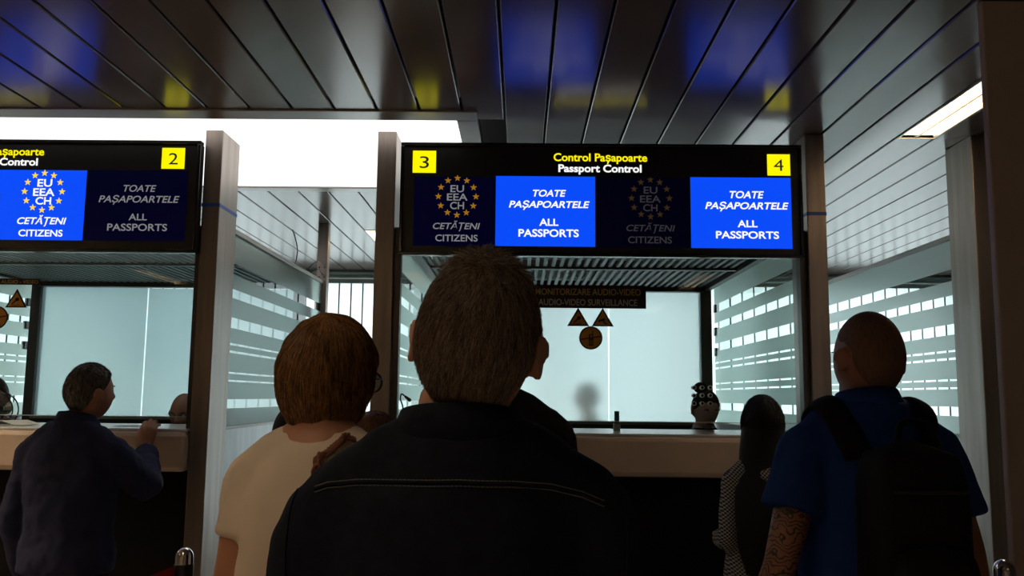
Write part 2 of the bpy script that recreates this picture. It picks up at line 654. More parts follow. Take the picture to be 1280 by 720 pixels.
STR = {'lit': M_star, 'dim': M_dstar, 'faint': M_vdstar}

def rect_px(x0, x1, y0, y1, Y):
    a, b = at((x0 + x1) / 2, y0, Y), at((x0 + x1) / 2, y1, Y)
    l, r = at(x0, (y0 + y1) / 2, Y), at(x1, (y0 + y1) / 2, Y)
    return l.x, r.x, b.z, a.z

def line_px(name, s, m, parent, x0, x1, ycap, ybase, y, **kw):
    xm = (x0 + x1) / 2
    zb, zt = at(xm, ybase, y).z, at(xm, ycap, y).z
    return text_obj(name, s, m, parent, at(x0, ybase, y).x, at(x1, ybase, y).x, zb, zt - zb, y, **kw)

def star_poly(cx, cz, r):
    return [(cx + (r if q % 2 == 0 else r * .4) * math.sin(math.pi * q / 5), cz + (r if q % 2 == 0 else r * .4) * math.cos(math.pi * q / 5)) for q in range(10)]

def eu_panel(root, rect, state, ring, lines):
    x0, x1, z0, z1 = rect_px(*rect, SY)
    mb = MB(); mb.box(x0, x1, SY - .001, SY + .01, z0, z1)
    p = obj('display_panel', mb, SCR[state], root)
    c = at(ring[0], ring[1], SY)
    rr = ring[2] / 278.0
    mb = MB()
    for q in range(12):
        a = math.pi * q / 6
        mb.prism_y(star_poly(c.x + rr * math.sin(a), c.z + rr * math.cos(a), .0165), SY - .003, SY - .0012)
    obj('ring_of_stars', mb, STR[state], p)
    for s, a, b, yc, yb, sh in lines:
        line_px('lettering', s, LET[state], p, a, b, yc, yb, SY - .002, bold=.022 if state == 'lit' else .014, shear=sh)
    return p

def all_panel(root, rect, state, lines):
    x0, x1, z0, z1 = rect_px(*rect, SY)
    mb = MB(); mb.box(x0, x1, SY - .001, SY + .01, z0, z1)
    p = obj('display_panel', mb, SCR[state], root)
    for s, a, b, yc, yb, sh in lines:
        line_px('lettering', s, LET[state], p, a, b, yc, yb, SY - .002, bold=.024 if state == 'lit' else .014, shear=sh)
    return p

def number_plate(root, rect, digit, box):
    x0, x1, z0, z1 = rect_px(*rect, SY)
    mb = MB(); mb.box(x0, x1, SY - .002, SY + .01, z0, z1)
    p = obj('number_plate', mb, M_yellow, root)
    line_px('numeral', digit, M_ink, p, box[0], box[1], box[2], box[3], SY - .003)

def sign_body(x0, x1, z0, z1, label):
    r = thing('overhead_sign', label, 'sign', ((x0 + x1) / 2, 4.0, z0), 'passport control signs')
    mb = MB(); mb.box(x0 + .012, x1 - .012, SY, SY + .07, z0 + .012, z1 - .006)
    obj('housing', mb, M_black, r, bevel=.004)
    mb = MB()
    f = .016
    mb.box(x0, x1, SY - .012, SY + .03, z1 - f, z1)
    mb.box(x0, x1, SY - .012, SY + .03, z0, z0 + f)
    mb.box(x0, x0 + f, SY - .012, SY + .03, z0 + f, z1 - f)
    mb.box(x1 - f, x1, SY - .012, SY + .03, z0 + f, z1 - f)
    obj('bezel', mb, M_bezel, r, bevel=.004)
    return r

xa, xb, za, zb = rect_px(500, 1003, 180, 321, SY)
sx0, sx1, sz0, sz1 = xa, xb, za, zb
s1 = sign_body(sx0, sx1, sz0, sz1, 'black overhead passport sign with yellow numbers 3 and 4')
number_plate(s1, (516, 545, 188.5, 216), '3', (524.5, 536, 194.5, 210))
number_plate(s1, (959, 987.5, 193, 219.5), '4', (967.5, 979.5, 198.5, 213.5))
line_px('heading', 'Control Pașapoarte', M_ytext, s1, 692, 809, 191.5, 201.5, SY - .002, bold=.022)
line_px('heading', 'Passport Control', M_wtext, s1, 698, 802, 205.5, 215, SY - .002, bold=.03)
eu_panel(s1, (517, 618.5, 221, 307.5), 'dim', (571.5, 245.8, 24),
         [('EU', 563, 580, 231, 240, 0), ('EEA', 558.6, 584.5, 241.5, 250.5, 0), ('CH', 562.5, 580, 252, 261.3, 0),
          ('CETĂȚENI', 541, 600, 278.3, 286.3, .22), ('CITIZENS', 544, 597, 293, 301.5, 0)])
all_panel(s1, (619.5, 744, 220.5, 308), 'lit',
          [('TOATE', 666, 707.5, 237, 245.5, .22), ('PAȘAPOARTELE', 636, 737, 251, 259.5, .22), ('ALL', 674, 698, 273, 282, 0), ('PASSPORTS', 648, 723.5, 286.3, 295.8, 0)])
eu_panel(s1, (747, 861, 222, 310), 'faint', (813, 248, 24),
         [('EU', 804.6, 821.8, 233, 241.8, 0), ('EEA', 800, 826, 244, 253, 0), ('CH', 804, 822, 255, 264, 0),
          ('CETĂȚENI', 783, 844, 280.8, 289, .22), ('CITIZENS', 785, 840, 295.3, 304, 0)])
all_panel(s1, (863.5, 989.3, 222, 310.5), 'lit',
          [('TOATE', 912, 955, 238.6, 247.6, .22), ('PAȘAPOARTELE', 881.5, 986, 252.6, 261.3, .22), ('ALL', 922, 947, 275, 283.8, 0), ('PASSPORTS', 895, 974, 288.8, 298, 0)])

dx = sx1 - at(249, 245, SY).x
s2 = sign_body(sx0 - dx, sx1 - dx, sz0, sz1, 'black overhead passport sign with yellow number 2')
number_plate(s2, (202.4, 231, 185, 211), '2', (210.5, 222, 190.5, 205.5))
hx = 809 - 692
line_px('heading', 'Control Pașapoarte', M_ytext, s2, 55 - hx, 55, 184, 193.7, SY - .002, bold=.022)
line_px('heading', 'Passport Control', M_wtext, s2, 47 - 104, 47, 197, 206.3, SY - .002, bold=.03)
eu_panel(s2, (-19, 106, 212.6, 300), 'lit', (54.4, 239.5, 24.2),
         [('EU', 46.5, 65, 223.5, 233, 0), ('EEA', 41, 68, 235, 244.6, 0), ('CH', 44, 63.6, 246, 255.4, 0),
          ('CETĂȚENI', 21, 82.6, 271.5, 280, .22), ('CITIZENS', 22.5, 78, 286.8, 295.3, 0)])
all_panel(s2, (108.5, 233, 213, 301), 'dim',
          [('TOATE', 154, 195, 231, 239.5, .22), ('PAȘAPOARTELE', 123, 224, 244.3, 253, .22), ('ALL', 160.6, 183.5, 266.7, 275.2, 0), ('PASSPORTS', 133.6, 208.6, 279.3, 288.4, 0)])

# ------------------------------------------------------------------ booths
CT = 1.362                      # counter top height
CB = 1.172
GZ0, GZ1 = 1.415, 2.30          # front glass
rel = [(.589, .645), (.474, .518), (.325, .377), (.240, .250), (.202, .213), (.099, .108), (.060, .069), (-.071, -.026)]
BANDS = [(CAM_Z + a, CAM_Z + b) for a, b in rel]
M_stripe = frosted('striped frosted film', trans=(.74, .86, .83), diff=(.50, .58, .55), mixf=.4, bands=BANDS)
M_frost = frosted('frosted back glass', trans=(.91, .93, .96), diff=(.42, .5, .5), mixf=.3, fwd=.45, rough=.65)
M_frost_shade = frosted('shaded frosted back glass', trans=(.60, .72, .76), diff=(.36, .43, .44), mixf=.4, fwd=.3, rough=.65)  # darker copy: the left booth's weaker backlight is put into the tint
M_sill = mat('booth back sill', (.05, .05, .05), .4)

def side_screen(x, y0, y1, label, zt=2.335):
    r = thing('glass_screen', label, 'glass partition', (x, (y0 + y1) / 2, 0), 'striped glass screens')
    mb = MB()
    # box faces: 0 bottom 1 top 2 front 3 back 4 x0 5 x1
    mb.box(x - .005, x + .005, y0, y1, CT - .01, zt - .02, mi=1, front_mi={(5 if x < 0 else 4): 0})
    obj('striped_pane', mb, [M_stripe, M_clear], r)
    mb = MB(); mb.box(x - .018, x + .018, y0, y1, zt - .025, zt)
    obj('top_rail', mb, M_trim, r, bevel=.003)
    mb = MB(); mb.box(x - .02, x + .02, y0, y1, 0, CT - .01)
    obj('lower_panel', mb, M_panel, r, bevel=.002)
    mb = MB(); mb.box(x - .022, x + .022, y0, y1, CT - .012, CT + .003)
    obj('bottom_rail', mb, M_trim, r, bevel=.002)
    # small pane clips at the far end
    for zz in (2.14, 1.98, 1.84):
        mb = MB(); mb.box(x - .012, x + .012, y1 - .045, y1 - .0, zz - .028, zz + .028)
        obj('pane_clip', mb, M_black, r, bevel=.003)
    return r

side_screen(-1.44, 4.252, 6.248, 'frosted striped glass screen left of the walkway behind the woman in cream')
side_screen(-.635, 4.25, 6.1, 'frosted striped glass screen at the left side of the booth under numbers 3 and 4')
side_screen(1.345, 4.25, 6.1, 'frosted striped glass screen behind the officer with the bun')
side_screen(2.12, 4.252, 6.248, 'frosted striped glass screen behind the man with the backpack')
side_screen(-3.445, 4.25, 6.1, 'frosted striped glass screen at the far left of the left booth')

def booth(xl, xr, side, seams, notice=True, mesh_front=False):
    # counter
    r = thing('booth_counter', 'beige service counter with dark base in the %s booth' % side, 'counter', ((xl + xr) / 2, 4.2, 0), 'booth counters')
    mb = MB(); mb.box(xl + .004, xr - .004, 3.97, 4.05, CB, CT - .012)
    obj('fascia', mb, M_fascia, r, bevel=.022)
    mb = MB(); mb.box(xl + .004, xr - .004, 3.985, 4.62, CT - .014, CT)
    obj('counter_top', mb, M_top, r, bevel=.005)
    mb = MB(); mb.box(xl + .004, xr - .004, 4.05, 4.12, 0, CT - .015)
    mb.box(xl + .004, xr - .004, 4.12, 4.15, 0, .1)
    obj('base_panel', mb, M_dark, r)
    # front glass
    g = thing('service_window', 'clear glass front of the %s booth above the counter' % side, 'window', ((xl + xr) / 2, 4.06, CT), 'booth front windows')
    mb = MB(); mb.box(xl + .03, xr - .03, 4.056, 4.064, GZ0, GZ1)
    obj('glass_pane', mb, M_clear, g)
    mb = MB(); mb.box(xl + .03, xr - .03, 4.0555, 4.0645, GZ0 - .003, GZ0)
    obj('polished_edge', mb, M_edge, g)
    mb = MB()
    mb.box(xl + .001, xl + .03, 4.03, 4.09, CT, GZ1)
    mb.box(xr - .03, xr - .001, 4.03, 4.09, CT, GZ1)
    mb.box(xl + .001, xr - .001, 4.09, 4.13, GZ1 - .07, GZ1)
    obj('frame', mb, M_steel_d, g, bevel=.002)
    # ceiling grille
    c = thing('ceiling_grille', 'grey slatted ceiling grille inside the %s booth' % side, 'ceiling grille', ((xl + xr) / 2, 5.1, 2.28), 'booth ceiling grilles')
    zg = 2.275
    mb = MB()
    x = xl + .06
    while x < xr - .05:
        mb.box(x, x + .02, 4.16, 6.02, zg, zg + .018)
        x += .047
    if mesh_front:
        y = 4.2
        while y < 5.0:
            mb.box(xl + .05, xr - .05, y, y + .016, zg + .018, zg + .03)
            y += .05
    obj('slats', mb, M_grill, c)
    mb = MB()
    mb.box(xl + .02, xl + .06, 4.13, 6.05, zg - .02, zg + .04)
    mb.box(xr - .06, xr - .02, 4.13, 6.05, zg - .02, zg + .04)
    mb.box(xl + .06, xr - .06, 4.13, 4.17, zg - .015, zg + .04)
    mb.box(xl + .06, xr - .06, 5.08, 5.13, zg - .012, zg + .04)
    mb.box(xl + .06, xr - .06, 5.98, 6.05, zg - .03, zg + .04)
    obj('frame', mb, M_frame, c, bevel=.002)
    mb = MB(); mb.box(xl + .06, xr - .06, 5.13, 6.0, zg + .06, zg + .075)
    obj('liner', mb, M_grill_d, c)
    # back wall
    b = thing('back_screen', 'frosted glass back wall of the %s booth, lit from behind' % side, 'glass partition', ((xl + xr) / 2, 6.08, 0), 'booth back walls')
    xs = [xl + .075] + seams + [xr - .085]
    for i in range(len(xs) - 1):
        a = xs[i] + (.004 if i else 0)
        bb = xs[i + 1] - (.004 if i < len(xs) - 2 else 0)
        mb = MB(); mb.box(a, bb, 6.05, 6.058, CT + .0, 2.262 - (.02 if (mesh_front and i) else 0), mi=1, front_mi={2: 0})
        obj('frosted_pane', mb, [M_frost_shade if mesh_front else M_frost, M_clear], b)
    mb = MB()
    mb.box(xl + .01, xl + .075, 6.02, 6.10, 0, 2.3)
    mb.box(xr - .085, xr - .01, 6.02, 6.10, 0, 2.3)
    mb.box(xl + .075, xr - .085, 6.03, 6.10, 2.262, 2.3)
    obj('frame', mb, M_frame, b, bevel=.003)
    mb = MB(); mb.box(xl + .075, xr - .085, 6.02, 6.10, .0, CT - .005)
    obj('lower_panel', mb, M_sill, b)
    mb = MB(); mb.box(xl + .075, xr - .085, 6.0, 6.05, CT - .02, CT)
    obj('bottom_rail', mb, M_trim, b)
    return g

XL, XR = -.592, 1.314
g1 = booth(XL, XR, 'centre', [at(761, 440, 6.05).x])
XL2, XR2 = -3.406, -1.490
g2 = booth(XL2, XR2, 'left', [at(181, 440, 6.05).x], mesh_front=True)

# stickers on the front glass
GY = 4.0545
M_nblack = mat('notice black', (.006, .006, .006), .5)
M_ngold = mat('notice gold', (.55, .36, .10), .6)
M_ngrey = mat('notice grey', (.55, .52, .48), .6)
M_amber = mat('amber sticker', (.62, .30, .035), .6)
M_nred = mat('dark red bar', (.12, .01, .008), .6)

def tri(c, w, h):
    return [(c[0] - w / 2, c[1]), (c[0] + w / 2, c[1]), (c[0], c[1] + h)]

def notice(g, x0, x1, y0, y1, lines):
    a, b, z0, z1 = rect_px(x0, x1, y0, y1, GY)
    mb = MB(); mb.box(a, b, GY - .001, GY + .0012, z0, z1)
    p = obj('surveillance_notice', mb, M_nblack, g)
    for s, q0, q1, yc, yb, m in lines:
        line_px('lettering', s, m, p, q0, q1, yc, yb, GY - .0016, bold=.012)

def triangle(g, apx, apy, basey, w, kind):
    a = at(apx, apy, GY)
    b = at(apx, basey, GY)
    ww = w / 271.0
    h = a.z - b.z
    mb = MB(); mb.prism_y(tri((a.x, b.z), ww, h), GY - .001, GY + .0012)
    p = obj('warning_triangle', mb, M_nblack, g)
    mb = MB(); mb.prism_y(tri((a.x, b.z + .006), ww - .024, h - .021), GY - .0016, GY - .0009)
    q = obj('amber_field', mb, M_amber, p)
    mb = MB()
    cz = b.z + h * .3
    if kind == 'microphone':
        mb.prism_y([(a.x + .004 + .009 * math.cos(t), cz + .012 + .009 * math.sin(t)) for t in np.linspace(0, 6.2, 16)], GY - .0022, GY - .0015)
        mb.prism_y([(a.x - .002, cz + .012), (a.x + .003, cz + .006), (a.x - .02, cz - .012), (a.x - .023, cz - .009)], GY - .0022, GY - .0015)
        pts = [(a.x - .022 + .0075 * k, cz - .016 + .003 * math.sin(k * 1.9)) for k in range(6)]
        for (u0, w0), (u1, w1) in zip(pts, pts[1:]):
            mb.prism_y([(u0, w0 - .0013), (u1, w1 - .0013), (u1, w1 + .0013), (u0, w0 + .0013)], GY - .0022, GY - .0015)
    else:
        mb.prism_y([(a.x - .022, cz + .002), (a.x + .008, cz + .012), (a.x + .012, cz + .003), (a.x - .018, cz - .007)], GY - .0022, GY - .0015)
        mb.prism_y([(a.x - .001, cz), (a.x + .006, cz + .002), (a.x + .014, cz - .014), (a.x + .009, cz - .016)], GY - .0022, GY - .0015)
        mb.prism_y([(a.x + .012, cz - .008), (a.x + .022, cz - .014), (a.x + .02, cz - .019), (a.x + .01, cz - .014)], GY - .0022, GY - .0015)
    obj('pictogram', mb, M_nblack, p)

def no_phone(g, px_, py_, r):
    c = at(px_, py_, GY)
    rr = r / 271.0
    circ = lambda q: [(c.x + q * math.cos(t), c.z + q * math.sin(t)) for t in np.linspace(0, 2 * math.pi, 41)[:-1]]
    mb = MB(); mb.prism_y(circ(rr), GY - .001, GY + .0012)
    p = obj('no_phone_disc', mb, M_nblack, g)
    mb = MB(); mb.prism_y(circ(rr * .89), GY - .0016, GY - .0009)
    obj('amber_field', mb, M_amber, p)
    mb = MB()
    f = lambda a0, a1, b0, b1, y0=.0024: mb.box(c.x + rr * a0, c.x + rr * a1, GY - y0, GY - .0015, c.z + rr * b0, c.z + rr * b1)
    f(-.17, .22, -.66, -.05); f(-.17, .22, -.05, .02); f(.12, .2, .0, .62)
    f(-.17, -.05, .0, .3); f(-.05, .2, .24, .32)
    obj('phone_pictogram', mb, M_nblack, p)
    mb = MB()
    for i in range(3):
        for j in range(3):
            mb.box(c.x + rr * (-.12 + .11 * i), c.x + rr * (-.05 + .11 * i), GY - .0028, GY - .0022, c.z + rr * (-.55 + .14 * j), c.z + rr * (-.47 + .14 * j))
    obj('keypad', mb, M_amber, p)
    mb = MB()
    a = .16
    mb.prism_y([(c.x - rr * .86, c.z - rr * .86 * a - .003), (c.x + rr * .86, c.z + rr * .86 * a - .003), (c.x + rr * .86, c.z + rr * .86 * a + .003), (c.x - rr * .86, c.z - rr * .86 * a + .003)], GY - .0032, GY - .0026)
    obj('strike_bar', mb, M_nred, p)

notice(g1, 662, 807.5, 356.5, 385.3, [('MONITORIZARE AUDIO-VIDEO', 669.5, 801, 360.6, 368.8, M_ngold), ('AUDIO-VIDEO SURVEILLANCE', 673, 796.5, 373.6, 381.8, M_ngrey)])
triangle(g1, 722.7, 384.5, 407.6, 27.5, 'microphone')
triangle(g1, 753.3, 384.8, 408, 27.5, 'camera')
no_phone(g1, 738.5, 422.4, 14.6)
notice(g2, -70, 49.7, 348, 355.6, [('AUDIO - VIDEO', 1, 47.8, 349.8, 354.3, M_ngold)])
triangle(g2, 21.9, 361, 384.5, 27.5, 'microphone')
no_phone(g2, -4.5, 397, 14.6)

M_ringgrey = mat('pale grey ring', (.7, .7, .68), .4)
for py in (484.5, 494.4, 504.4):
    for px_ in (867.7, 877.8, 888):
        p = at(px_, py, GY)
        mb = MB(); mb.ring_y(p.x, p.z, .0068, .0098, 4.050, 4.070, 20)
        ring = obj('speaking_hole', mb, M_ringgrey, g1, smooth=False)
        mb = MB(); mb.prism_y([(p.x + .0068 * math.cos(t), p.z + .0068 * math.sin(t)) for t in np.linspace(0, 6.2832, 17)[:-1]], 4.053, 4.067)
        obj('dark_core', mb, M_black, ring)

# small things on the counters
p = at(771, 541, 4.3)
cl = thing('document_clip', 'small greenish glass clip standing on the counter behind the glass', 'clip', (p.x, 4.3, CT), None)
mb = MB(); mb.box(p.x - .016, p.x + .016, 4.285, 4.315, CT, CT + .035)
obj('base', mb, mat('clip steel', (.3, .3, .28), .4, .6), cl, bevel=.003)
mb = MB(); mb.box(p.x - .012, p.x + .012, 4.294, 4.306, CT + .03, CT + .095)
obj('glass_block', mb, mat('green glass block', (.10, .20, .16), .1), cl, bevel=.003)

mc = thing('gooseneck_microphone', 'black gooseneck microphone at the left corner of the centre booth counter', 'microphone', (-.545, 4.16, CT))
mb = MB(); mb.lathe([(.002, .0), (.03, .0), (.03, .012), (.012, .02), (.002, .02)], (-.545, 4.16, CT))
obj('base', mb, M_black, mc, smooth=True)
mb = MB()
q0 = Vector((-.545, 4.16, CT + .015)); q1 = at(503.5, 509, 4.16); q2 = at(500.5, 499, 4.16); q3 = at(502, 492.5, 4.16); q4 = at(507, 496, 4.16); q5 = at(512, 500, 4.16)
mb.tube([q0, q1, q2, q3, q4], .0035, 8, smooth=5)
obj('gooseneck', mb, M_cable, mc, smooth=True)
mb = MB(); mb.tube([q4, q5], [.006, .009], 10)
obj('capsule', mb, M_black, mc, smooth=True)

# desk fan and papers on the left counter
fc = at(-2, 513, 4.35)
fan = thing('desk_fan', 'small round black desk fan at the left end of the left counter', 'fan', (fc.x, 4.35, CT))
mb = MB(); mb.lathe([(.002, 0), (.05, 0), (.05, .01), (.02, .02), (.002, .02)], (fc.x, 4.37, CT)); obj('base', mb, M_black, fan, smooth=True)
mb = MB()
for yy, rr in ((4.33, .082), (4.38, .082), (4.325, .05), (4.322, .025)):
    mb.tube([(fc.x + rr * math.cos(t), yy, fc.z + rr * math.sin(t)) for t in np.linspace(0, 2 * math.pi, 33)], .0035 if rr > .08 else .0012, 8, round_caps=False)
for t in np.linspace(0, 2 * math.pi, 25)[:-1]:
    mb.tube([(fc.x + .02 * math.cos(t), 4.322, fc.z + .02 * math.sin(t)), (fc.x + .082 * math.cos(t), 4.33, fc.z + .082 * math.sin(t))], .0009, 5)
obj('cage', mb, M_black, fan, smooth=True)
mb = MB(); mb.tube([(fc.x, 4.335, fc.z), (fc.x, 4.42, fc.z)], .022, 14); mb.tube([(fc.x, 4.40, fc.z), (fc.x, 4.38, CT + .03)], .009, 10)
obj('motor', mb, M_black, fan, smooth=True)
for k in range(3):
    mb = MB()
    a0 = 2 * math.pi * k / 3
    P = []
    for u in np.linspace(.02, .07, 5):
        P.append([(fc.x + u * math.cos(a0 + w), 4.355 + .012 * (w - .35) + dy, fc.z + u * math.sin(a0 + w)) for w, dy in ((0, 0), (.35, 0), (.75, 0), (.75, .002), (.35, .002), (0, .002))])
    mb.grid(P)
    obj('blade', mb, mat('grey fan blade', (.25, .24, .23), .4), fan, smooth=True)

M_paper = mat('white paper', (.8, .8, .78), .7)
for i, (px_, yy, rz, lab) in enumerate([(8, 4.2, 12, 'white paper sheet under the desk fan on the left counter'), (17, 4.22, -25, 'folded white paper beside the desk fan on the left counter'), (165, 4.25, 5, 'white paper lying beyond the hand of the man in the navy shirt')]):
    mb = MB()
    w, h = (.105, .07) if i < 2 else (.07, .06)
    z = .0015 + .0025 * (i == 1)
    mb.add([(-w, -h, z), (0, -h, z + (.02 if i == 1 else .002)), (w, -h, z), (w, h, z), (0, h, z + (.02 if i == 1 else .002)), (-w, h, z),
            (-w, -h, z - .001), (0, -h, z + (.019 if i == 1 else .001)), (w, -h, z - .001), (w, h, z - .001), (0, h, z + (.019 if i == 1 else .001)), (-w, h, z - .001)],
           [(0, 1, 4, 5), (1, 2, 3, 4), (11, 10, 7, 6), (10, 9, 8, 7), (0, 6, 7, 1), (1, 7, 8, 2), (2, 8, 9, 3), (3, 9, 10, 4), (4, 10, 11, 5), (5, 11, 6, 0)])
    o = obj('paper_sheet', mb, M_paper)
    o.location = (at(px_, 535, yy).x, yy, CT)
    o.rotation_euler.z = R(rz)
    tag(o, lab, 'paper')

# cables above the walkway screen
for i, pts in enumerate([[(-1.45, 5.55, 2.335), (-1.44, 5.56, 2.43), (-1.45, 5.55, 2.50), (-1.46, 5.5, 2.56)],
                         [(-1.43, 5.75, 2.335), (-1.40, 5.85, 2.40), (-1.40, 6.0, 2.44), (-1.42, 6.24, 2.45)],
                         [(-1.44, 5.9, 2.335), (-1.41, 5.95, 2.37), (-1.41, 6.05, 2.385), (-1.43, 6.24, 2.38)]]):
    mb = MB(); mb.tube(pts, .004, 6, smooth=6)
    tag(obj('cable', mb, M_cable, smooth=True), ['thin black cable standing up from the walkway glass screen', 'upper black cable curling from the walkway glass screen to its end post', 'lower black cable curling from the walkway glass screen to its end post'][i], 'cable')

# stanchions
def stanchion(px_, py_, Y, label):
    p = at(px_, py_, Y)
    r = thing('queue_stanchion', label, 'queue barrier post', (p.x, Y, 0), 'chrome queue posts')
    zt = p.z
    mb = MB(); mb.lathe([(.002, 0), (.16, 0), (.16, .012), (.04, .03), (.002, .03)], (p.x, Y, 0), 32); obj('base', mb, M_black, r, smooth=True)
    mb = MB()
    rr = .028
    prof = [(rr, .02), (rr, zt - .03)] + [(rr * math.cos(a), zt - .03 + .03 * math.sin(a)) for a in np.linspace(.2, 1.5, 7)]
    mb.lathe(prof, (p.x, Y, 0), 28); obj('post', mb, M_chrome, r, smooth=True)
    mb = MB(); mb.lathe([(.0285, zt - .15), (.0295, zt - .145), (.0295, zt - .055), (.0285, zt - .05)], (p.x, Y, 0), 28); obj('belt_cassette', mb, M_black, r, smooth=True)
    return p
p = stanchion(231, 684, 2.85, 'chrome queue post with a red belt, left of the woman in the cream shirt')
stanchion(1255, 699, 2.42, 'chrome queue post in front of the dark brown panel')
mb = MB()
P = []
for u in np.linspace(0, 1, 12):
    c = Vector((p.x - .030, 2.85, p.z - .082)).lerp(Vector((p.x - .75, 1.15, p.z - .082)), u)
    sag = -.07 * 4 * u * (1 - u)
    P.append([(c.x, c.y - .001, c.z + sag - .024), (c.x, c.y - .001, c.z + sag + .024), (c.x, c.y + .001, c.z + sag + .024), (c.x, c.y + .001, c.z + sag - .024)])
mb.grid(P)
o = obj('barrier_belt', mb, M_red)
tag(o, 'red queue barrier belt running left from the chrome post', 'belt')

# ------------------------------------------------------------------ people
def skin_mat(name, col):
    return mat(name, col, .55, 0, noise=.10, nscale=25, bump=.06, bscale=220)

def hair_mat(name, dark, light, rough=.45):
    m = bpy.data.materials.new(name)
    m.use_nodes = True
    nt = m.node_tree
    b = nt.nodes['Principled BSDF']
    b.inputs['Roughness'].default_value = rough
    b.inputs['Specular IOR Level'].default_value = .35
    g = nt.nodes.new('ShaderNodeNewGeometry')
    tc = nt.nodes.new('ShaderNodeTexCoord')
    mp = nt.nodes.new('ShaderNodeMapping')
    mp.inputs['Scale'].default_value = (160, 160, 14)
    n = nt.nodes.new('ShaderNodeTexNoise')
    n.inputs['Scale'].default_value = 1.0
    nt.links.new(tc.outputs['Object'], mp.inputs[0])
    nt.links.new(mp.outputs[0], n.inputs['Vector'])
    ad = nt.nodes.new('ShaderNodeMath')
    ad.operation = 'MULTIPLY'
    nt.links.new(g.outputs['Random Per Island'], ad.inputs[0])
    nt.links.new(n.outputs[0], ad.inputs[1])
    r = nt.nodes.new('ShaderNodeValToRGB')
    r.color_ramp.elements[0].position = .08
    r.color_ramp.elements[0].color = (*dark, 1)
    r.color_ramp.elements[1].position = .5
    r.color_ramp.elements[1].color = (*light, 1)
    nt.links.new(ad.outputs[0], r.inputs[0])
    nt.links.new(r.outputs[0], b.inputs['Base Color'])
    return m

def head_surface(d, face=True):
    x, y, z = d[:, 0], d[:, 1], d[:, 2]
    low = np.clip(-z, 0, 1)
    front = np.clip(y, 0, 1)
    back = np.clip(-y, 0, 1)
    X = .0755 * x * (1 - .25 * low ** 1.7) * (1 + .03 * np.clip(z, 0, 1) * back)
    Y = .097 * y
    Y = Y + back * .042 * low ** 1.4 + front * low * .008
    Z = .118 * z
    if face:
        ax = np.abs(x)
        G = lambda v, c, w: np.exp(-((v - c) / w) ** 2)
        Y = Y + front * (.021 * G(x, 0, .15) * G(z, -.24, .13) + .009 * G(x, 0, .10) * G(z, -.02, .16)
                         - .009 * G(ax, .36, .16) * G(z, .02, .10) + .004 * G(ax, .33, .28) * G(z, .18, .07)
                         + .006 * G(x, 0, .26) * G(z, -.50, .05) + .006 * G(x, 0, .22) * G(z, -.62, .05) - .003 * G(x, 0, .3) * G(z, -.56, .025)
                         + .009 * G(x, 0, .28) * G(z, -.86, .14) + .004 * G(ax, .55, .2) * G(z, -.2, .2))
    return np.stack([X, Y, Z], 1)

def sphere_dirs(nu, nv):
    D = []
    for i in range(nv):
        th = math.pi * (i + .5) / nv
        for k in range(nu):
            ph = 2 * math.pi * k / nu
            D.append((math.sin(th) * math.cos(ph), math.sin(th) * math.sin(ph), -math.cos(th)))
    return np.array(D)

def add_surface(mb, pts, nu, nv):
    mb.grid([[tuple(p) for p in pts[i * nu:(i + 1) * nu]] for i in range(nv)])

def smoothstep(t):
    t = np.clip(t, 0, 1)
    return t * t * (3 - 2 * t)

def head_matrix(hd):
    pos, yaw, pitch, roll = hd
    return Matrix.Translation(pos) @ Matrix.Rotation(R(yaw), 4, 'Z') @ Matrix.Rotation(R(roll), 4, 'Y') @ Matrix.Rotation(R(pitch), 4, 'X')

def xf(pts, M):
    A = np.array(M)
    return pts @ A[:3, :3].T + A[:3, 3]

def add_hand(mb, wrist, d, n, side, curl=25, grow=1.0):
    """d: towards the fingers, n: the way the palm faces; side +1 right hand, -1 left"""
    d = Vector(d).normalized()
    n = Vector(n)
    n = (n - d * n.dot(d)).normalized()
    lat = d.cross(n) * side          # towards the thumb
    w = Vector(wrist)
    base = [.030, .010, -.010, -.028]
    L = [.070, .078, .072, .056]
    for i in range(4):
        k0 = w + lat * base[i] * .55
        kn = w + d * (.088 - .006 * abs(i - 1.2)) * grow + lat * base[i] * grow
        mb.tube([k0, k0.lerp(kn, .5) + n * .002, kn], [.013, .0125, .0105], 10)
        c = R(curl)
        p = kn
        pts = [kn - d * .01]
        dirv = d
        for s_, frac in ((1, .45), (1, .30), (1, .25)):
            dirv = (Matrix.Rotation(0, 3, 'X') @ dirv)
            ax = d.cross(n)
            dirv = Matrix.Rotation(c, 3, ax) @ dirv
            pts.append(p)
            p = p + dirv * L[i] * frac * grow
        pts.append(p)
        mb.tube(pts, [.0095, .0095, .0085, .0078, .0066], 10)
    t0 = w + d * .02 + lat * .016
    t1 = w + d * .05 + lat * .040 + n * .012
    t2 = w + d * .078 + lat * .048 + n * .020
    t3 = w + d * .100 + lat * .046 + n * .026
    mb.tube([t0, t1, t2, t3], [.014, .0115, .0095, .008], 10)

TORSO = [(.83, 0, 0, .10, .085), (.90, 0, -.005, .160, .118), (.98, 0, -.005, .166, .116), (1.08, 0, 0, .148, .104), (1.18, 0, 0, .153, .110),
         (1.28, 0, -.004, .166, .118), (1.36, 0, -.010, .164, .112), (1.415, 0, -.014, .140, .094), (1.45, 0, -.014, .108, .078), (1.475, 0, -.008, .082, .066), (1.50, 0, 0, .064, .060), (1.55, 0, .006, .056, .057)]

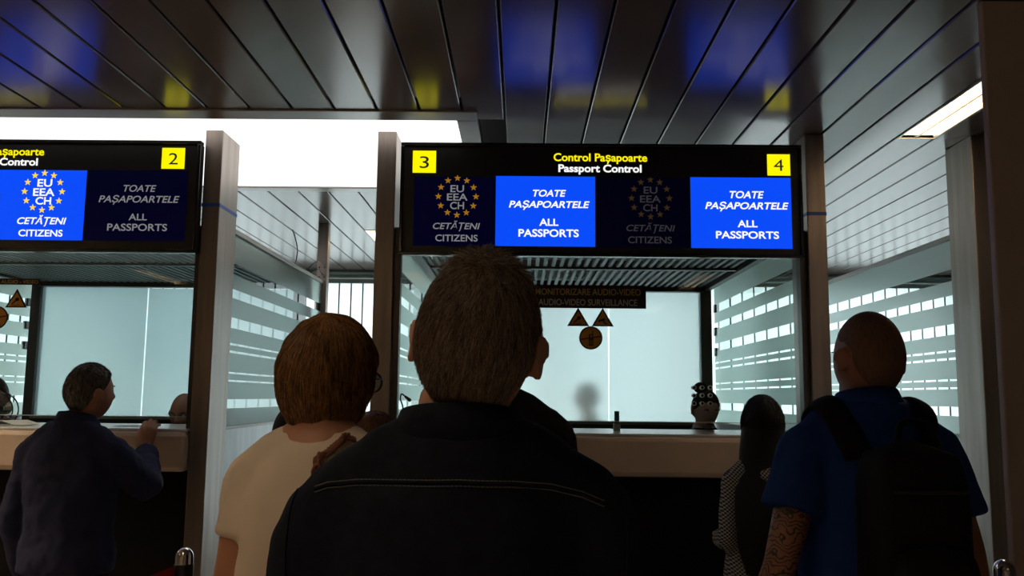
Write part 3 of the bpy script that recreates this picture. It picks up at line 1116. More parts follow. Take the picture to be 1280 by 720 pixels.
def finish(o, vox, smooth_it, disp=None):
    m = o.modifiers.new('r', 'REMESH')
    m.mode = 'VOXEL'
    m.voxel_size = vox
    if smooth_it:
        sm = o.modifiers.new('s', 'SMOOTH')
        sm.factor = .5
        sm.iterations = smooth_it
    bake(o)
    if disp:
        amp, sc = disp
        tx = bpy.data.textures.new('folds', 'CLOUDS')
        tx.noise_scale = sc
        tx.noise_depth = 2
        dm = o.modifiers.new('d', 'DISPLACE')
        dm.texture = tx
        dm.texture_coords = 'LOCAL'
        dm.strength = amp
        dm.mid_level = .5
        bake(o)
    o.data.polygons.foreach_set('use_smooth', [True] * len(o.data.polygons))

HM = {}
def person(label, loc, yaw, s, skin, top, bottom, hair=None, head=((0, .015, 1.63), 0, 0, 0), armL=None, armR=None, seated=False,
           widen=1.0, voxel=.0065, sleeve='long', sleeve_frac=.58, top_off=.012, top_name='shirt', collar=None, shoe=None, eyes=True, disp=(.012, .09), ears=True, lips=True):
    H = head_matrix(head)
    hp = Vector(head[0])
    arms = {}
    for sd, a in ((-1, armL), (1, armR)):
        d = dict(sh=(sd * .172 * widen, -.012, 1.388), el=(sd * .222 * widen, -.03, 1.10), wr=(sd * .228 * widen, .06, .85), hd=(0, .25, -1), hn=(-sd, .1, 0), curl=22)
        if a: d.update(a)
        arms[sd] = d
    if seated:
        legs = {sd: [(sd * .09, 0, .92), (sd * .12, .42, .95), (sd * .12, .42, .53)] for sd in (-1, 1)}
    else:
        legs = {sd: [(sd * .088, -.003, .90), (sd * .095, .008, .50), (sd * .10, -.02, .09)] for sd in (-1, 1)}
    # --- body
    mb = MB()
    mb.rings([(z, cx_, cy_, rx * (widen if 1.2 < z < 1.46 else 1), ry) for z, cx_, cy_, rx, ry in TORSO], seg=36)
    nk = H @ Vector((0, -.012, -.07))
    mb.tube([(0, -.012, 1.44), (0, -.004, 1.50), nk], [.058, .054, .052], 20)
    for sd, a in arms.items():
        S_, E_, W_ = Vector(a['sh']), Vector(a['el']), Vector(a['wr'])
        mb.tube([(sd * .035, -.008, 1.475), (sd * .095 * widen, -.014, (S_.z + 1.492) / 2), S_ + Vector((-sd * .01, 0, .002))], [.050, .050, .050], 16, smooth=3)
        mb.tube([S_ + Vector((-sd * .03, 0, 0)), S_, S_.lerp(E_, .4), E_, E_.lerp(W_, .3), W_], [.05, .052, .047, .038, .039, .0265], 16, smooth=4)
        add_hand(mb, W_, a['hd'], a['hn'], sd, a['curl'], a.get('grow', 1.0))
    for sd, l in legs.items():
        A, B, C_ = [Vector(p) for p in l]
        mb.tube([A, A.lerp(B, .5), B, B.lerp(C_, .35), C_], [.085, .072, .052, .052, .036], 18, smooth=4)
        mb.tube([C_ + Vector((0, -.03, -.035)), C_ + Vector((0, .06, -.045)), C_ + Vector((0, .17, -.058))], [.036, .036, .026], 14)
    nu, nv = 96, 72
    D = sphere_dirs(nu, nv)
    add_surface(mb, xf(head_surface(D), H), nu, nv)
    if ears:
        for sd in (-1, 1):
            tilt = Matrix.Rotation(R(-sd * 20), 4, 'Z') @ Matrix.Rotation(R(8), 4, 'X')
            c = Vector((sd * .0855, -.008, -.008))
            E4 = H @ Matrix.Translation(c) @ tilt
            mb.ell(E4 @ Vector((0, 0, 0)), (.0055, .015, .024), E4.to_3x3(), 16, 10)
            pts = [E4 @ Vector((sd * .003,   .017 * math.cos(t) - .001, .027 * math.sin(t) + .002)) for t in np.linspace(.0, 4.3, 12)]
            mb.tube(pts, .0055, 8)
            mb.ell(E4 @ Vector((0, .0, -.018)), (.0065, .013, .012), E4.to_3x3(), 12, 8)
    mb.scale(s)
    body = obj('person', mb, skin)
    finish(body, voxel, 5)
    body.data.materials.clear()
    body.data.materials.append(skin)
    if lips:
        ml = mat('lips', (.30, .11, .09), .45)
        body.data.materials.append(ml)
        n = len(body.data.polygons)
        cen = np.empty(n * 3)
        body.data.polygons.foreach_get('center', cen)
        q = xf(cen.reshape(-1, 3) / s, H.inverted())
        lm = (q[:, 1] > .06) & (np.abs(q[:, 0]) < .022) & (np.abs(q[:, 2] + .066) < .009)
        body.data.polygons.foreach_set('material_index', lm.astype(np.int32))
    body.location = loc
    body.rotation_euler.z = R(yaw)
    tag(body, label, 'person')
    if eyes:
        for sd in (-1, 1):
            mb = MB(); c = H @ Vector((sd * .029, .078, .002)); mb.ell(c * s, (.0115 * s,) * 3, None, 16, 10)
            eb = obj('eye', mb, mat('eye white', (.6, .58, .55), .3), body, smooth=True, local=True)
            mb = MB(); c = H @ Vector((sd * .029, .0845, .001)); mb.ell(c * s, (.0055 * s,) * 3, None, 14, 8)
            obj('iris', mb, mat('dark iris', (.03, .018, .012), .2), eb, smooth=True, local=True)
            mb = MB(); mb.tube([H @ Vector((sd * q, .090 - abs(q - .02) * .2, .021 + .002 * math.sin((q - .014) * 80))) * s for q in np.linspace(.014, .046, 5)], [.002, .003, .003, .0025, .0015], 8)
            obj('eyebrow', mb, mat('eyebrow', (.03, .02, .015), .8), body, smooth=True, local=True)
    # --- trousers
    mb = MB()
    mb.rings([(z, cx_, cy_, rx + .012, ry + .012) for z, cx_, cy_, rx, ry in TORSO[:4]], seg=36)
    for sd, l in legs.items():
        A, B, C_ = [Vector(p) for p in l]
        mb.tube([A, A.lerp(B, .5), B, B.lerp(C_, .4), C_ + Vector((0, 0, .01))], [.098, .088, .07, .07, .062], 20, round_caps=True, smooth=4)
    mb.scale(s)
    tr = obj('trousers', mb, bottom, body, local=True)
    finish(tr, .011, 6, (.01, .08))
    tr.data.materials.clear(); tr.data.materials.append(bottom)
    # --- shoes
    for sd, l in legs.items():
        C_ = Vector(l[2])
        mb = MB()
        mb.tube([C_ + Vector((0, -.035, -.042)), C_ + Vector((0, .05, -.042)), C_ + Vector((0, .18, -.055))], [.046, .046, .035], 18, flat=1.0)
        mb.scale(s)
        mb.v = [(a, b, max(c_, .002)) if not seated else (a, b, c_) for a, b, c_ in mb.v]
        obj('shoe', mb, shoe or M_black, body, smooth=True, local=True)
    # --- top
    off = top_off
    mb = MB()
    spec = []
    for z, cx_, cy_, rx, ry in TORSO[1:-1]:
        k = off if z < 1.44 else off * .8
        if z > 1.48: k = off * .55
        spec.append((z, cx_, cy_, rx * (widen if 1.2 < z < 1.46 else 1) + k + (.012 if z < 1.2 else 0), ry + k + (.012 if z < 1.2 else 0)))
    spec = spec[:-1]
    if collar:
        spec[-1] = (collar[1] + .004, 0, -.004, collar[3] + .012, collar[4] + .012)
        spec[-2] = (spec[-2][0], 0, -.014, max(spec[-2][3], collar[3] + .02), max(spec[-2][4], collar[4] + .02))
    mb.rings(spec, seg=40)
    for sd, a in arms.items():
        S_, E_, W_ = Vector(a['sh']), Vector(a['el']), Vector(a['wr'])
        st = S_ + Vector((-sd * .05, 0, .012))
        mb.tube([(sd * .03, -.008, 1.465), (sd * .095 * widen, -.014, (S_.z + 1.492) / 2), S_ + Vector((-sd * .01, 0, .002))], [.046 + off * .7, .05 + off * .75, .05 + off * .8], 20, smooth=3)
        if sleeve == 'long':
            e2 = E_.lerp(W_, a.get('cuff', .93))
            mb.tube([st, S_, S_.lerp(E_, .4), E_, E_.lerp(W_, .4), e2], [.05 + off * .7, .051 + off * .8, .051 + off * .9, .047 + off, .044 + off, .034 + off], 20, smooth=4)
        else:
            e2 = S_.lerp(E_, sleeve_frac)
            mb.tube([st, S_, S_.lerp(E_, .25), e2], [.05 + off * .7, .051 + off * .9, (.055 if sleeve_frac > .5 else .048) + off, (.058 if sleeve_frac > .5 else .046) + off * 1.1], 20, smooth=4, round_caps=False)
    mb.scale(s)
    tp = obj(top_name, mb, top, body, local=True)
    finish(tp, .0075, 14, disp)
    tp.data.materials.clear(); tp.data.materials.append(top)
    # --- collar
    if collar:
        m_, z0, h, rx, ry, tilt = collar
        mb = MB()
        seg = 44
        P = []
        gap = .5
        for q in range(seg + 1):
            a = math.pi / 2 + gap + (2 * math.pi - 2 * gap) * q / seg
            cx_, cy_ = math.cos(a), math.sin(a)
            zz = z0 - tilt * (cy_ + 1) / 2
            row = [(rx * cx_, ry * cy_, zz - .02), (rx * .95 * cx_, ry * .95 * cy_, zz + h), ((rx * .95 + .004) * cx_, (ry * .95 + .004) * cy_, zz + h + .004),
                   ((rx + .009) * cx_, (ry + .009) * cy_, zz + h * .55), ((rx + .017) * cx_, (ry + .017) * cy_, zz - .004), ((rx + .012) * cx_, (ry + .012) * cy_, zz - .012)]
            P.append([(u * s, v * s, w * s) for u, v, w in row])
        mb.grid(P)
        obj('collar', mb, m_, tp, smooth=True, local=True)
    if hair:
        hair(body, H, s)
    return body, tp, H, arms

def hairline(x, y, front=.55, side=.05, nape=-.62):
    f = np.clip(y, 0, 1)
    b = np.clip(-y, 0, 1)
    return side + (front - side) * smoothstep(f * 1.15) + (nape - side) * smoothstep(b * 1.2)

def make_hair(m, thick=.009, front=.55, side=.0, nape=-.62, strands=0, slen=.1, lift=.004, extra=None, lump=.0, top_bald=0, srad=.0006, fluff=0, swirl=0, crown=(.05, -.45, .89), fall=0.0, part='hair', flare=0.0, jit_amt=.35):
    def fn(body, H, s):
        nu, nv = 120, 90
        D = sphere_dirs(nu, nv)
        def off(d):
            t = (d[:, 2] - hairline(d[:, 0], d[:, 1], front, side, nape)) / .16
            k = smoothstep(t)
            th = thick
            if lump:
                th = th + lump * (np.sin(d[:, 0] * 9 + d[:, 2] * 5) * np.sin(d[:, 1] * 8 + d[:, 2] * 7))
            if top_bald:
                k = k * (1 - smoothstep((d[:, 2] - .35 + .25 * np.clip(-d[:, 1], 0, 1)) / .2) * top_bald)
            if flare:
                th = th + flare * smoothstep((-d[:, 2]) / .8) * (1 - .7 * np.clip(d[:, 1], 0, 1))
            return k * (th + .006) - .006, k
        def surf(d, ex=0.0):
            o_, k = off(d)
            p = head_surface(d, False)
            nrm = p / np.array([.0755 ** 2, .097 ** 2, .118 ** 2])
            nrm /= np.linalg.norm(nrm, axis=1)[:, None]
            if fall:
                # long hair falls straight below the widest place instead of following the jaw
                low = np.clip(-d[:, 2], 0, 1) * np.clip(1 - d[:, 1], 0, 1)
                p = p + np.stack([.0755 * d[:, 0] * .3 * low, -np.clip(-d[:, 1], 0, 1) * .03 * low, -fall * low ** 2], 1)
            return p + nrm * (o_[:, None] + ex), k, nrm
        mb = MB()
        p, k, _ = surf(D)
        add_surface(mb, xf(p, H), nu, nv)
        mb.scale(s)
        if extra:
            extra(mb, H, s)
        h = obj(part, mb, m, body, smooth=True, local=True)
        if strands:
            n = strands * 2
            d = RNG.normal(size=(n, 3))
            d /= np.linalg.norm(d, axis=1)[:, None]
            _, kk, _ = surf(d)
            d = d[kk > .55][:strands]
            n = len(d)
            C_ = np.array(crown) / np.linalg.norm(crown)
            steps = 5
            L = slen * (0.5 + RNG.random(n)) / .1
            P = []
            cur = d.copy()
            jit = RNG.normal(size=(n, 3)) * jit_amt
            lf = lift * (.3 + RNG.random(n) * 1.2)
            if fluff:
                up = (d[:, 2] > .8)
                lf = np.where(up, lf + fluff * RNG.random(n), lf)
            for i in range(steps):
                pp, _, nr = surf(cur)
                P.append(pp + nr * (lf * (i / (steps - 1)) ** 1.3 + .0003)[:, None])
                fl = cur - C_ + np.array([0, 0, -.45]) + jit
                if swirl:
                    fl = fl + swirl * np.cross(cur, C_)
                fl = fl - cur * np.sum(fl * cur, 1)[:, None]
                fl /= np.linalg.norm(fl, axis=1)[:, None] + 1e-9
                cur = cur + fl * (.1 * L / (steps - 1) * 2.2)[:, None]
                cur /= np.linalg.norm(cur, axis=1)[:, None]
            P = [xf(q, H) * s for q in P]
            V = np.zeros((n, steps, 3, 3))
            for i in range(steps):
                t = (P[min(i + 1, steps - 1)] - P[max(i - 1, 0)])
                t /= np.linalg.norm(t, axis=1)[:, None] + 1e-9
                a = np.cross(t, np.array([.31, .72, .62]))
                a /= np.linalg.norm(a, axis=1)[:, None] + 1e-9
                b = np.cross(t, a)
                rr = srad * (1 - .75 * i / (steps - 1))
                for q in range(3):
                    an = 2 * math.pi * q / 3
                    V[:, i, q] = P[i] + (a * math.cos(an) + b * math.sin(an)) * rr
            V = V.reshape(-1, 3)
            F = []
            for j in range(n):
                o0 = j * steps * 3
                for i in range(steps - 1):
                    for q in range(3):
                        F.append((o0 + i * 3 + q, o0 + i * 3 + (q + 1) % 3, o0 + (i + 1) * 3 + (q + 1) % 3, o0 + (i + 1) * 3 + q))
            me = bpy.data.meshes.new('hair_strands')
            me.from_pydata(V.tolist(), [], F)
            me.materials.append(m)
            me.update()
            so = obj('hair_strands', me, None, h, smooth=True, local=True)
            so['kind'] = 'stuff'
        return h
    return fn

SK1 = skin_mat('warm skin', (.42, .20, .125))
SK2 = skin_mat('tanned skin', (.40, .18, .10))
SK3 = skin_mat('pale skin', (.64, .38, .28))
T_denim = mat('dark denim', (.0055, .007, .013), .85, noise=.3, nscale=60, bump=.25, bscale=400, spec=.08)
T_cream = mat('cream cotton', (.72, .60, .48), .8, noise=.03, nscale=10, bump=.12, bscale=60, spec=.08)
T_navy = mat('navy cotton', (.024, .027, .062), .75, noise=.1, nscale=20, bump=.12, bscale=60, spec=.08)
T_blue = mat('royal blue polo', (.010, .035, .17), .8, noise=.1, nscale=20, bump=.15, bscale=200, spec=.08)
T_blk = mat('black cloth', (.008, .008, .009), .85, spec=.08)
T_char = mat('charcoal jacket', (.012, .012, .014), .8, spec=.08)
T_white = mat('white cotton', (.7, .7, .7), .8)
T_jean = mat('dark jeans', (.012, .014, .022), .85, spec=.08)
T_unif = mat('dark uniform', (.014, .015, .018), .7, spec=.08)

# fine check for the long-haired woman's blouse
T_check = mat('black and white check', (.02, .02, .02), .8)
nt = T_check.node_tree
ck = nt.nodes.new('ShaderNodeTexChecker')
ck.inputs['Scale'].default_value = 150
ck.inputs['Color1'].default_value = (.45, .42, .38, 1)
ck.inputs['Color2'].default_value = (.012, .012, .012, 1)
tc = nt.nodes.new('ShaderNodeTexCoord')
mpn = nt.nodes.new('ShaderNodeMapping')
mpn.inputs['Scale'].default_value = (1, 0, 1)
mpn.inputs['Location'].default_value = (0, .5, 0)
nt.links.new(tc.outputs['Object'], mpn.inputs[0])
nt.links.new(mpn.outputs[0], ck.inputs['Vector'])
nt.links.new(ck.outputs['Color'], nt.nodes['Principled BSDF'].inputs['Base Color'])

# tattooed skin: swirling dark lines on the left arm
SK_T = skin_mat('tattooed skin', (.26, .11, .062))
nt = SK_T.node_tree
tc = nt.nodes.new('ShaderNodeTexCoord')
wv = nt.nodes.new('ShaderNodeTexWave')
wv.wave_type = 'RINGS'
wv.inputs['Scale'].default_value = 26
wv.inputs['Distortion'].default_value = 16
wv.inputs['Detail'].default_value = 1.5
wv.inputs['Detail Scale'].default_value = 1.3
nt.links.new(tc.outputs['Object'], wv.inputs['Vector'])
rp = nt.nodes.new('ShaderNodeValToRGB')
rp.color_ramp.elements[0].position = .10; rp.color_ramp.elements[0].color = (.02, .015, .014, 1)
rp.color_ramp.elements[1].position = .28; rp.color_ramp.elements[1].color = (1, 1, 1, 1)
nt.links.new(wv.outputs['Color'], rp.inputs[0])
sp = nt.nodes.new('ShaderNodeSeparateXYZ')
nt.links.new(tc.outputs['Object'], sp.inputs[0])
lt = nt.nodes.new('ShaderNodeMath'); lt.operation = 'LESS_THAN'; lt.inputs[1].default_value = -.15
nt.links.new(sp.outputs['X'], lt.inputs[0])
mxn = nt.nodes.new('ShaderNodeMix'); mxn.data_type = 'RGBA'; mxn.blend_type = 'MULTIPLY'
nt.links.new(lt.outputs[0], mxn.inputs['Factor'])
mxn.inputs['A'].default_value = (.26, .11, .062, 1)
nt.links.new(rp.outputs[0], mxn.inputs['B'])
nt.links.new(mxn.outputs['Result'], nt.nodes['Principled BSDF'].inputs['Base Color'])

H_grey = hair_mat('greying brown hair', (.02, .013, .010), (.34, .25, .185))
H_brown = hair_mat('chestnut hair', (.022, .010, .005), (.46, .22, .07))
H_grey2 = hair_mat('short grey hair', (.012, .010, .009), (.16, .14, .12))
H_black = hair_mat('black hair', (.002, .002, .002), (.007, .0065, .0065), .7)
H_dbrown = hair_mat('dark brown hair', (.008, .005, .004), (.05, .028, .018))
H_light = hair_mat('light brown hair', (.05, .024, .014), (.32, .15, .075))
H_stub = hair_mat('shaved stubble', (.05, .027, .018), (.13, .068, .045), .7)

# A: the man right in front of the camera
YA = 1.17
shc = at(576, 600, YA)
A, A_top, A_H, _ = person('large man seen from behind in front of us, grey-brown hair, dark denim jacket', (shc.x, YA, 0), 0, .985, SK1, T_denim, T_jean,
                          hair=make_hair(H_grey, .0075, .5, -.02, -.92, strands=10000, slen=.09, lift=.0028, fluff=.012, srad=.0005, swirl=.4),
                          head=((.020, -.005, 1.612), -6, 4, 7), top_off=.026, top_name='denim_jacket', collar=(T_denim, 1.490, .042, .082, .078, .03), widen=.92, voxel=.006, disp=(.016, .1),
                          armL=dict(sh=(-.160, -.012, 1.378), el=(-.212, -.03, 1.09)))

def bvh_of(o):
    me = o.data
    return BVHTree.FromPolygons([v.co.copy() for v in me.vertices], [tuple(p.vertices) for p in me.polygons])

M_thread = mat('pale seam thread', (.11, .10, .085), .8)
bv = bvh_of(A_top)
def back_pt(bv, x, z, off):
    h = bv.ray_cast(Vector((x, -1, z)), Vector((0, 1, 0)))
    if h[0] is None:
        return None
    return h[0] + h[1] * off if h[1].y < 0 else h[0] - h[1] * off

def to_local(px_, py_, Y, o):
    p = at(px_, py_, Y)
    return p.x - o.location.x, p.z
seam = MB(); stitch = MB()
ctrl = [(383, 617), (400, 611), (440, 606), (510, 604), (575, 603), (640, 606), (690, 612), (730, 622), (762, 636)]
pts = []
for (xa, ya), (xb, yb) in zip(ctrl, ctrl[1:]):
    for u in np.linspace(0, 1, 12, endpoint=False):
        pts.append((xa + (xb - xa) * u, ya + (yb - ya) * u))
line = [back_pt(bv, *to_local(a, b, YA - .11, A), .001) for a, b in pts]
line = [q for q in line if q is not None]
seam.tube(line, .0014, 8)
for r_ in (-.0035, .0035):
    for i in range(0, len(line) - 1):
        a, b = line[i], line[i + 1]
        dv = Vector((0, 0, r_))
        stitch.tube([a + dv + Vector((0, -.0015, 0)), a.lerp(b, .62) + dv + Vector((0, -.0015, 0))],   .0007, 5)
ys = obj('yoke_seam', seam, T_denim, A_top, smooth=True, local=True)
obj('stitching', stitch, M_thread, ys, smooth=True, local=True)
# armhole seams
for sd in (-1, 1):
    mb = MB()
    ln = []
    for z in np.linspace(1.22, 1.40, 16):
        q = back_pt(bv, sd * (.188 + .02 * math.sin((z - 1.22) * 12)), z, .0008)
        if q is not None: ln.append(q)
    if len(ln) > 3:
        mb.tube(ln, .0015, 6)
        obj('armhole_seam', mb, T_denim, A_top, smooth=True, local=True)

# B: the woman in the cream shirt
YB_ = 1.78
pB = at(403, 560, YB_)
B, B_top, B_H, _ = person('woman with short chestnut hair in a cream T-shirt, left of the denim jacket', (pB.x, YB_, 0), -12, .97, SK2, T_cream, T_jean,
                          hair=make_hair(H_brown, .020, .45, -.95, -1.02, strands=8000, slen=.15, lift=.002, lump=.003, srad=.0006, flare=.006, jit_amt=.1, swirl=.25),
                          head=((-.002, .02, 1.600), -22, -2, 3), sleeve='short', top_off=.012, top_name='t_shirt', disp=(.014, .1), ears=False, widen=.84, sleeve_frac=.42,
                          armL=dict(el=(-.172, -.045, 1.11), wr=(-.185, .05, .87)))
# glasses
gl = MB()
for sd in (-1, 1):
    gl.tube([B_H @ Vector((sd * .080, -.01, .006)), B_H @ Vector((sd * .079, .05, .008)), B_H @ Vector((sd * .062, .097, .008))], .0022, 8)
    gl.tube([B_H @ Vector((sd * .034 + .027 * math.cos(t), .104 - .02 * abs(.034 * sd + .027 * math.cos(t)) * 4, .0 + .021 * math.sin(t))) for t in np.linspace(0, 2 * math.pi, 25)], .0022, 8, round_caps=False)
gl.tube([B_H @ Vector((-.009, .105, .006)), B_H @ Vector((.009, .105, .006))], .002, 8)
gl.scale(.97)
gg = obj('eyeglasses', gl, M_black, None, smooth=True)
gg.location = B.location; gg.rotation_euler = B.rotation_euler
tag(gg, 'dark-framed eyeglasses worn by the woman in the cream T-shirt', 'eyeglasses')
gl = MB()
for sd in (-1, 1):
    P = [[B_H @ Vector((sd * .034 + r_ * .026 * math.cos(t), .103 - .02 * abs(.034 * sd + r_ * .026 * math.cos(t)) * 4 + dy, r_ * .02 * math.sin(t))) * .97 for t in np.linspace(0, 2 * math.pi, 25)[:-1]] for r_, dy in ((.05, 0), (1, 0), (1, .0015), (.05, .0015))]
    gl.grid(P)
o = obj('lenses', gl, clear_glass('spectacle lens', (.9, .93, .93)), gg, local=True)

# C: the man at the left counter
YC = 3.45
pC = at(92, 580, YC)
sC = .935
yawC = -14
locC = Vector((pC.x, YC, 0))
invC = (Matrix.Translation(locC) @ Matrix.Rotation(R(yawC), 4, 'Z')).inverted()
def toC(v): return tuple((invC @ Vector(v)) / sC)
elC = at(182, 606, 3.60)
wrC = at(182, 566, 3.925)
wrC.z = 1.276
rotC = Matrix.Rotation(R(-yawC), 3, 'Z')
C, C_top, C_H, _ = person('man in a navy shirt with short grey hair leaning at the left counter', locC, yawC, sC, SK1, T_navy, T_jean,
                          hair=make_hair(H_grey2, .008, .5, .0, -.72, strands=2500, slen=.06, lift=.004, srad=.0009),
                          head=((.03, .03, 1.625), -20, 5, 3), top_off=.02, collar=(T_navy, 1.512, .034, .073, .07, .03), disp=(.022, .08), widen=1.05, voxel=.005,
                          armR=dict(el=toC(elC), wr=toC(wrC), hd=rotC @ Vector((.02, .14, 1)), hn=rotC @ Vector((0, 1, -.14)), curl=34, grow=1.15, cuff=.84))

# D: the man with the backpack
YD = 2.2
pD = at(1087, 600, YD)
D, D_top, D_H, D_arms = person('man with shaved head and tattooed arm in a blue polo shirt wearing a black backpack', (pD.x, YD, 0), 6, 1.012, SK_T, T_blue, T_jean,
                               hair=make_hair(H_stub, .0012, .5, .22, -.85, part='stubble'),
                               head=((.01, .0, 1.602), 8, -2, 2), sleeve='short', top_off=.016, top_name='polo_shirt', collar=(T_blue, 1.498, .034, .072, .07, .03), widen=.92,
                               armL=dict(el=(-.252, -.06, 1.13), wr=(-.30, .02, .90)), armR=dict(el=(.222, -.04, 1.11), wr=(.215, .05, .86)), disp=(.014, .09))

# E: the long-haired woman
YE = 3.4
pE = at(956, 560, YE)
def long_hair(mb, H, s):
    P = []
    for z, rx, ry, cy in ((.04, .086, .10, -.005), (-.03, .092, .098, -.012), (-.10, .096, .09, -.025), (-.19, .10, .072, -.05), (-.27, .125, .068, -.095), (-.38, .135, .06, -.125), (-.50, .13, .05, -.14), (-.60, .10, .03, -.145), (-.64, .04, .01, -.145)):
        P.append([tuple((Vector((H.translation.x - .035 * min(1, max(0, -z / .25)) + rx * math.cos(a), H.translation.y + cy + ry * math.sin(a), H.translation.z + z))) * s) for a in [2 * math.pi * k / 40 for k in range(40)]])
    mb.grid(P[::-1])
E, _, _, _ = person('woman with long straight black hair and a black-and-white checked sleeve at the centre counter', (pE.x, YE, 0), 4, .875, SK3, T_check, T_blk,
                    hair=make_hair(H_black, .016, .5, -.75, -1.0, strands=1200, slen=.12, extra=long_hair, srad=.0008),
                    head=((.0, .02, 1.625), -8, -4, 0), top_off=.012, top_name='blouse', ears=False, widen=.78, disp=(.008, .08),
                    armL=dict(el=(-.168, -.05, 1.165), wr=(-.15, .15, 1.12), hd=(.2, 1, .2), hn=(0, .2, -1)))

# K: the man in the dark jacket hidden ahead of the denim jacket
YK = 2.4
pK = at(603, 560, YK)
person('person in a dark jacket with a white collar, mostly hidden ahead of the denim-jacket man', (pK.x, YK, 0), 8, 1.02, SK1, T_char, T_jean,
       hair=make_hair(H_dbrown, .009, .5, 0, -.7), head=((0, .02, 1.62), 0, 5, 0), top_off=.022, top_name='jacket', collar=(T_white, 1.495, .032, .068, .066, .03), widen=1.02, voxel=.008)

# I: the small person between the woman and the denim jacket
YI = 2.9
pI = at(470, 560, YI)
person('short person with light brown hair facing left, between the cream T-shirt and the denim jacket', (pI.x, YI, 0), 60, .835, SK2, T_white, T_jean,
       hair=make_hair(H_light, .012, .42, -.6, -.95, strands=2500, slen=.11, srad=.0007, crown=(.0, .1, .99)), head=((0, .015, 1.63), 66, 0, -4), top_off=.014, voxel=.007)

# J: dark-haired person behind the woman
YJ = 3.1
pJ = at(366, 560, YJ)
person('dark-haired person mostly hidden behind the woman in the cream T-shirt', (pJ.x, YJ, 0), -5, .845, SK1, T_blk, T_jean,
       hair=make_hair(H_black, .014, .5, -.5, -.9), head=((0, .015, 1.63), 0, 0, 0), voxel=.008, widen=.9)

# officers on high stools
def officer(label, px_, pyc, Y, yaw, s, top, hair, hd_yaw=0, hd_pitch=0, hd_roll=0, skin=SK1, collar=None, pyoff=0, armL=None, armR=None, **kw):
    p = at(px_, pyc, Y)
    z0 = p.z - 1.63 * s
    b = person(label, (p.x, Y, z0), yaw, s, skin, top, T_unif, hair=hair, head=((0, .03, 1.63), hd_yaw, hd_pitch, hd_roll), seated=True, collar=collar,
               armL=armL or dict(el=(-.22, .02, 1.14), wr=(-.16, .2, 1.16), hd=(.3, 1, 0), hn=(0, 0, -1)),
               armR=armR or dict(el=(.22, .02, 1.14), wr=(.16, .2, 1.16), hd=(-.3, 1, 0), hn=(0, 0, -1)), **kw)
    sz = z0 + .80 * s
    st = thing('high_stool', 'high stool under the ' + label.split(',')[0], 'stool', (p.x, Y, 0), 'officers stools')
    mb = MB(); mb.lathe([(.002, sz - .06), (.19, sz - .06), (.205, sz - .03), (.19, sz), (.002, sz)], (p.x, Y, 0), 32); obj('seat', mb, T_blk, st, smooth=True)
    mb = MB(); mb.tube([(p.x, Y, .05), (p.x, Y, sz - .05)], .028, 16); obj('column', mb, M_chrome, st, smooth=True)
    mb = MB()
    for q in range(5):
        a = 2 * math.pi * q / 5
        mb.tube([(p.x, Y, .08), (p.x + .28 * math.cos(a), Y + .28 * math.sin(a), .03)], [.025, .02], 10)
    obj('base', mb, M_black, st, smooth=True)
    mb = MB(); mb.tube([(p.x + .2 * math.cos(t), Y + .2 * math.sin(t), z0 + .43 * s) for t in np.linspace(0, 2 * math.pi, 33)], .01, 8, round_caps=False)
    mb.tube([(p.x - .2, Y, z0 + .43 * s), (p.x + .2, Y, z0 + .43 * s)], .008, 8)
    obj('foot_ring', mb, M_chrome, st, smooth=True)
    return b

def bun(mb, H, s):
    c = H @ Vector((.035, -.02, .135))
    mb.ell(c * s, (.045 * s, .042 * s, .036 * s), None, 24, 14)
F, F_top, F_H, _ = officer('officer with hair in a bun, dark jacket and white collar, behind the speaking holes', 880, 512, 4.8, 186, .85, T_unif,
                           make_hair(H_dbrown, .010, .5, -.05, -.7, extra=bun, strands=1500, slen=.09, lift=.002), hd_yaw=-14 + 20, hd_pitch=-14, skin=SK3, collar=(T_white, 1.515, .036, .064, .06, .03), voxel=.005)
officer('bald officer in the left booth, partly behind the steel pillar', 233.5, 517, 5.0, 176, .97, T_unif, None, hd_yaw=0, hd_pitch=-10, skin=SK1, collar=(T_white, 1.488, .03, .07, .066, .035), voxel=.006)
officer('dark-haired officer in the left booth beside the desk fan', -4, 497, 5.0, 172, .95, T_unif, make_hair(H_dbrown, .008, .5, 0, -.7), hd_yaw=25, hd_pitch=-8, skin=SK1, collar=(T_white, 1.488, .03, .07, .066, .035), voxel=.007)

# the dim figure behind the frosted glass
pL = at(735, 500, 6.8)
person('figure standing behind the frosted back glass, seen only as a blurred shadow', (pL.x, 6.8, 0), 90, .93, SK1, T_blk, T_jean, hair=make_hair(H_dbrown, .01, .5, 0, -.7), voxel=.009, eyes=False)

# ------------------------------------------------------------------ backpack, bag
bvD = bvh_of(D_top)
def snapD(v, off):
    q, n, _, _ = bvD.find_nearest(Vector(v))
    return q + n * off
def back_on(bv, x, z, off):
    h = bv.ray_cast(Vector((x, -1, z)), Vector((0, 1, 0)))
    return h[0].y - off if h[0] is not None else -.13

